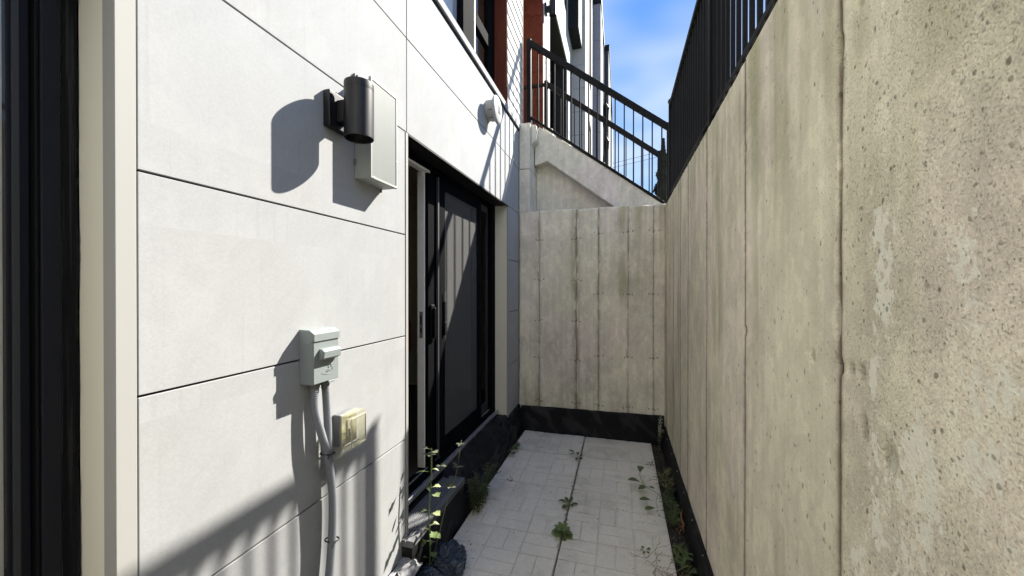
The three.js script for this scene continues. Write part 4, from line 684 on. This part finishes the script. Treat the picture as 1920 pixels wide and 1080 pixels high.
// along the right wall
{
  const o = thing('flowering_weed', 'upright weed with small pale flowers in the far right corner', 'weed', [0.412, FL, -4.50]);
  for (let b = 0; b < 7; b++) {
    const L = [], F = [], H = rr(.24, .44), dx = rr(-.05, .03), dz = rr(-.10, .22); L.push(prep(new THREE.TubeGeometry(new THREE.CatmullRomCurve3([[0, 0, 0], [dx * .4, H * .5, dz * .4], [dx, H, dz]].map((p) => new THREE.Vector3(...p))), 12, .0017, 5), false));
    for (let i = 0; i < 34; i++) { const t = rr(.25, 1), g = leafGeo(rr(.012, .028), rr(.008, .013), rr(-.3, 1), rr(-.5, .5), { n: 4 }); g.rotateY(rnd() * 6.28); g.translate(dx * t * t, H * t, dz * t * t); (t > .55 && rnd() < .6 ? F : L).push(g.toNonIndexed()); }
    obj('stem', mergeGeometries(L.map((g) => g.index ? g.toNonIndexed() : g)), b % 2 ? LEAF.olive : LEAF.mid, o, true); if (F.length) obj('flower_head', mergeGeometries(F), LEAF.petal, o, true);
  }
}
tuft('yellowed grass clump arching over the gravel by the right wall', .405, -3.72, 40, .17, .026, [LEAF.olive, LEAF.yellow], { rz: 7, w: .8 });
tuft('green and rust coloured weed clump halfway along the right wall gravel', .40, -3.22, 36, .13, .026, [LEAF.olive, LEAF.mid, LEAF.mid], { rz: 6, leaves: 10 });
tuft('low dark green weeds between the gravel and the right wall in the foreground', .393, -2.70, 46, .085, .028, [LEAF.dark, LEAF.mid], { rz: 5, leaves: 16 });
tuft('sparse weeds in the gravel near the far end of the right wall', .405, -3.42, 20, .10, .03, [LEAF.dark, LEAF.olive], { rz: 6, leaves: 6, lm: LEAF.dark });
tuft('weed clump in the gravel nearest the viewer at the bottom of the picture', .395, -2.25, 40, .09, .03, [LEAF.mid, LEAF.dark], { rz: 5, leaves: 10 });
{
  const o = thing('weed', 'trailing weed with oval leaves reaching from the gravel over the paving', 'weed', [.37, FL, -3.45]);
  obj('stem', [tube([[.02, .02, .05], [-.06, .05, 0.0], [-.16, .06, -.10], [-.2, .10, -.18]], .0022, 20, 6), tube([[-.06, .05, 0], [-.09, .05, .15], [-.08, .04, .2]], .0018, 12, 6)], LEAF.mid, o, true);
  const at = (p, az, L, e = .3) => addLeaf(o, p, az, L, L * .48, e, -.2, LEAF.mid, { lobes: 0, stalk: .2, peak: .6 });
  at([-.2, .10, -.18], 3.0, .12, 1.1); at([-.17, .06, -.12], -1.6, .14, .5); at([-.14, .05, -.07], -1.1, .09); at([-.13, .05, -.06], -1.9, .09); at([-.1, .05, .12], -1.5, .12, .2); at([-.08, .04, .2], -1.2, .11, .1); at([-.15, .06, -.08], 1.2, .07);
}
tuft('thin rust brown stalks standing between the green clumps by the right wall', .43, -3.05, 14, .16, .02, [LEAF.rust], { rz: 3, w: .7 });
rosette('small flat weed in the cross joint at the right side of the paving', .16, -2.75, 5, .05, [LEAF.olive, LEAF.mid], { stalk: .3 });
rosette('tiny weed in the cross joint near the left edge of the paving', -.98, -3.43, 5, .045, [LEAF.olive], { stalk: .3 });
rosette('young weed beside the gravel near the far right corner of the paving', .30, -4.10, 5, .055, [LEAF.dark, LEAF.olive], { stalk: .25 });
{
  const o = thing('dry_twigs', 'tangle of dry brown twigs lying on the paving at the lower right', 'twigs', [.25, FL, -2.62]);
  for (let b = 0; b < 16; b++) { const a = rr(0, 6.28), pts = []; let x = rr(-.06, .06), y = rr(.005, .03), z = rr(-.1, .1), d = a; for (let i = 0; i < 6; i++) { pts.push([x, Math.max(.004, y), z]); d += rr(-.9, .9); const s = rr(.02, .045); x += s * Math.sin(d); z += s * Math.cos(d); y += rr(-.015, .028); } obj('twig', tube(pts, rr(.0009, .0019), 18, 5), mat.twig, o, true); }
}
{
  const o = thing('leaf_litter', 'scattered dead leaves, seeds and twigs on the pale paving slabs', 'litter', [-.4, FL, -3.2]), L = [];
  for (let i = 0; i < 120; i++) { const g = leafGeo(rr(.006, .024), rr(.004, .012), rr(-.2, .6), rr(-.6, .6), { n: 4, lobes: .3 }); g.rotateY(rnd() * 6.28); const edge = rnd() < .45; g.translate(edge ? (rnd() < .5 ? rr(-.74, -.6) : rr(.62, .74)) : rr(-.74, .74), .004, rr(-1.45, 1.2)); L.push(g.toNonIndexed()); }
  obj('debris', mergeGeometries(L), LEAF.dry, o, true).userData.kind = 'stuff';
}
// crumpled dark blue bag
{
  const o = thing('crumpled_bag', 'crumpled dark blue plastic bag lying beside the black kerb in the foreground', 'bag', [-1.035, FL, -2.22]);
  const blob = (sx, sy, sz, cx, cy, cz, k) => {
    const g = mergeVertices(new THREE.SphereGeometry(1, 220, 150)), p = g.attributes.position, v = new THREE.Vector3();
    const N = (x, y, z) => inoise.noise(x + k, y - k, z + 2 * k), crease = (x, y, z) => Math.pow(1 - Math.min(1, Math.abs(N(x, y, z)) * 2.4), 2.2);
    for (let i = 0; i < p.count; i++) {
      v.fromBufferAttribute(p, i); const wx = v.x + 0.45 * N(v.x * 1.4, v.y * 1.4, v.z * 1.4), wy = v.y + 0.45 * N(v.y * 1.4 + 5, v.z * 1.4, v.x * 1.4), wz = v.z + 0.45 * N(v.z * 1.4 + 9, v.x * 1.4, v.y * 1.4);
      const r = 0.80 + 0.26 * N(v.x * 1.1, v.y * 1.1, v.z * 1.1) + 0.20 * crease(wx * 1.5, wy * 1.9, wz * 1.5) + 0.10 * crease(wx * 2.8, wy * 3.6, wz * 2.8) + 0.025 * crease(wx * 7, wy * 7, wz * 7);
      v.multiplyScalar(r); p.setXYZ(i, cx + v.x * sx, Math.max(0.003, cy + v.y * sy), cz + v.z * sz);
    }
    g.computeVertexNormals(); return prep(g);
  };
  obj('fold', blob(.105, .105, .115, 0, .075, 0, 4.2), mat.bag, o, true); obj('fold', blob(.11, .05, .10, -.05, .04, .12, 9.1), mat.bag, o, true);
}
// loose torn flashing at the end of the step
tag(obj('torn_flashing', grid(24, 16, (u, v) => [mix(-1.235, -1.12, v) + 0.012 * (vn(u * 5, 3) - 0.5), -1.60 - 0.035 * v * v + 0.022 * (fbm(u * 5, v * 4 + 2, 3) - 0.5) + 0.016 * Math.sin(u * 5), mix(-2.03, -1.90, u) + 0.02 * (vn(v * 6, 7) - 0.5)]), mat.tornGrey), 'bent strip of torn pale flashing on the kerb at the near end of the step', 'flashing');

renderer.render(scene, camera);
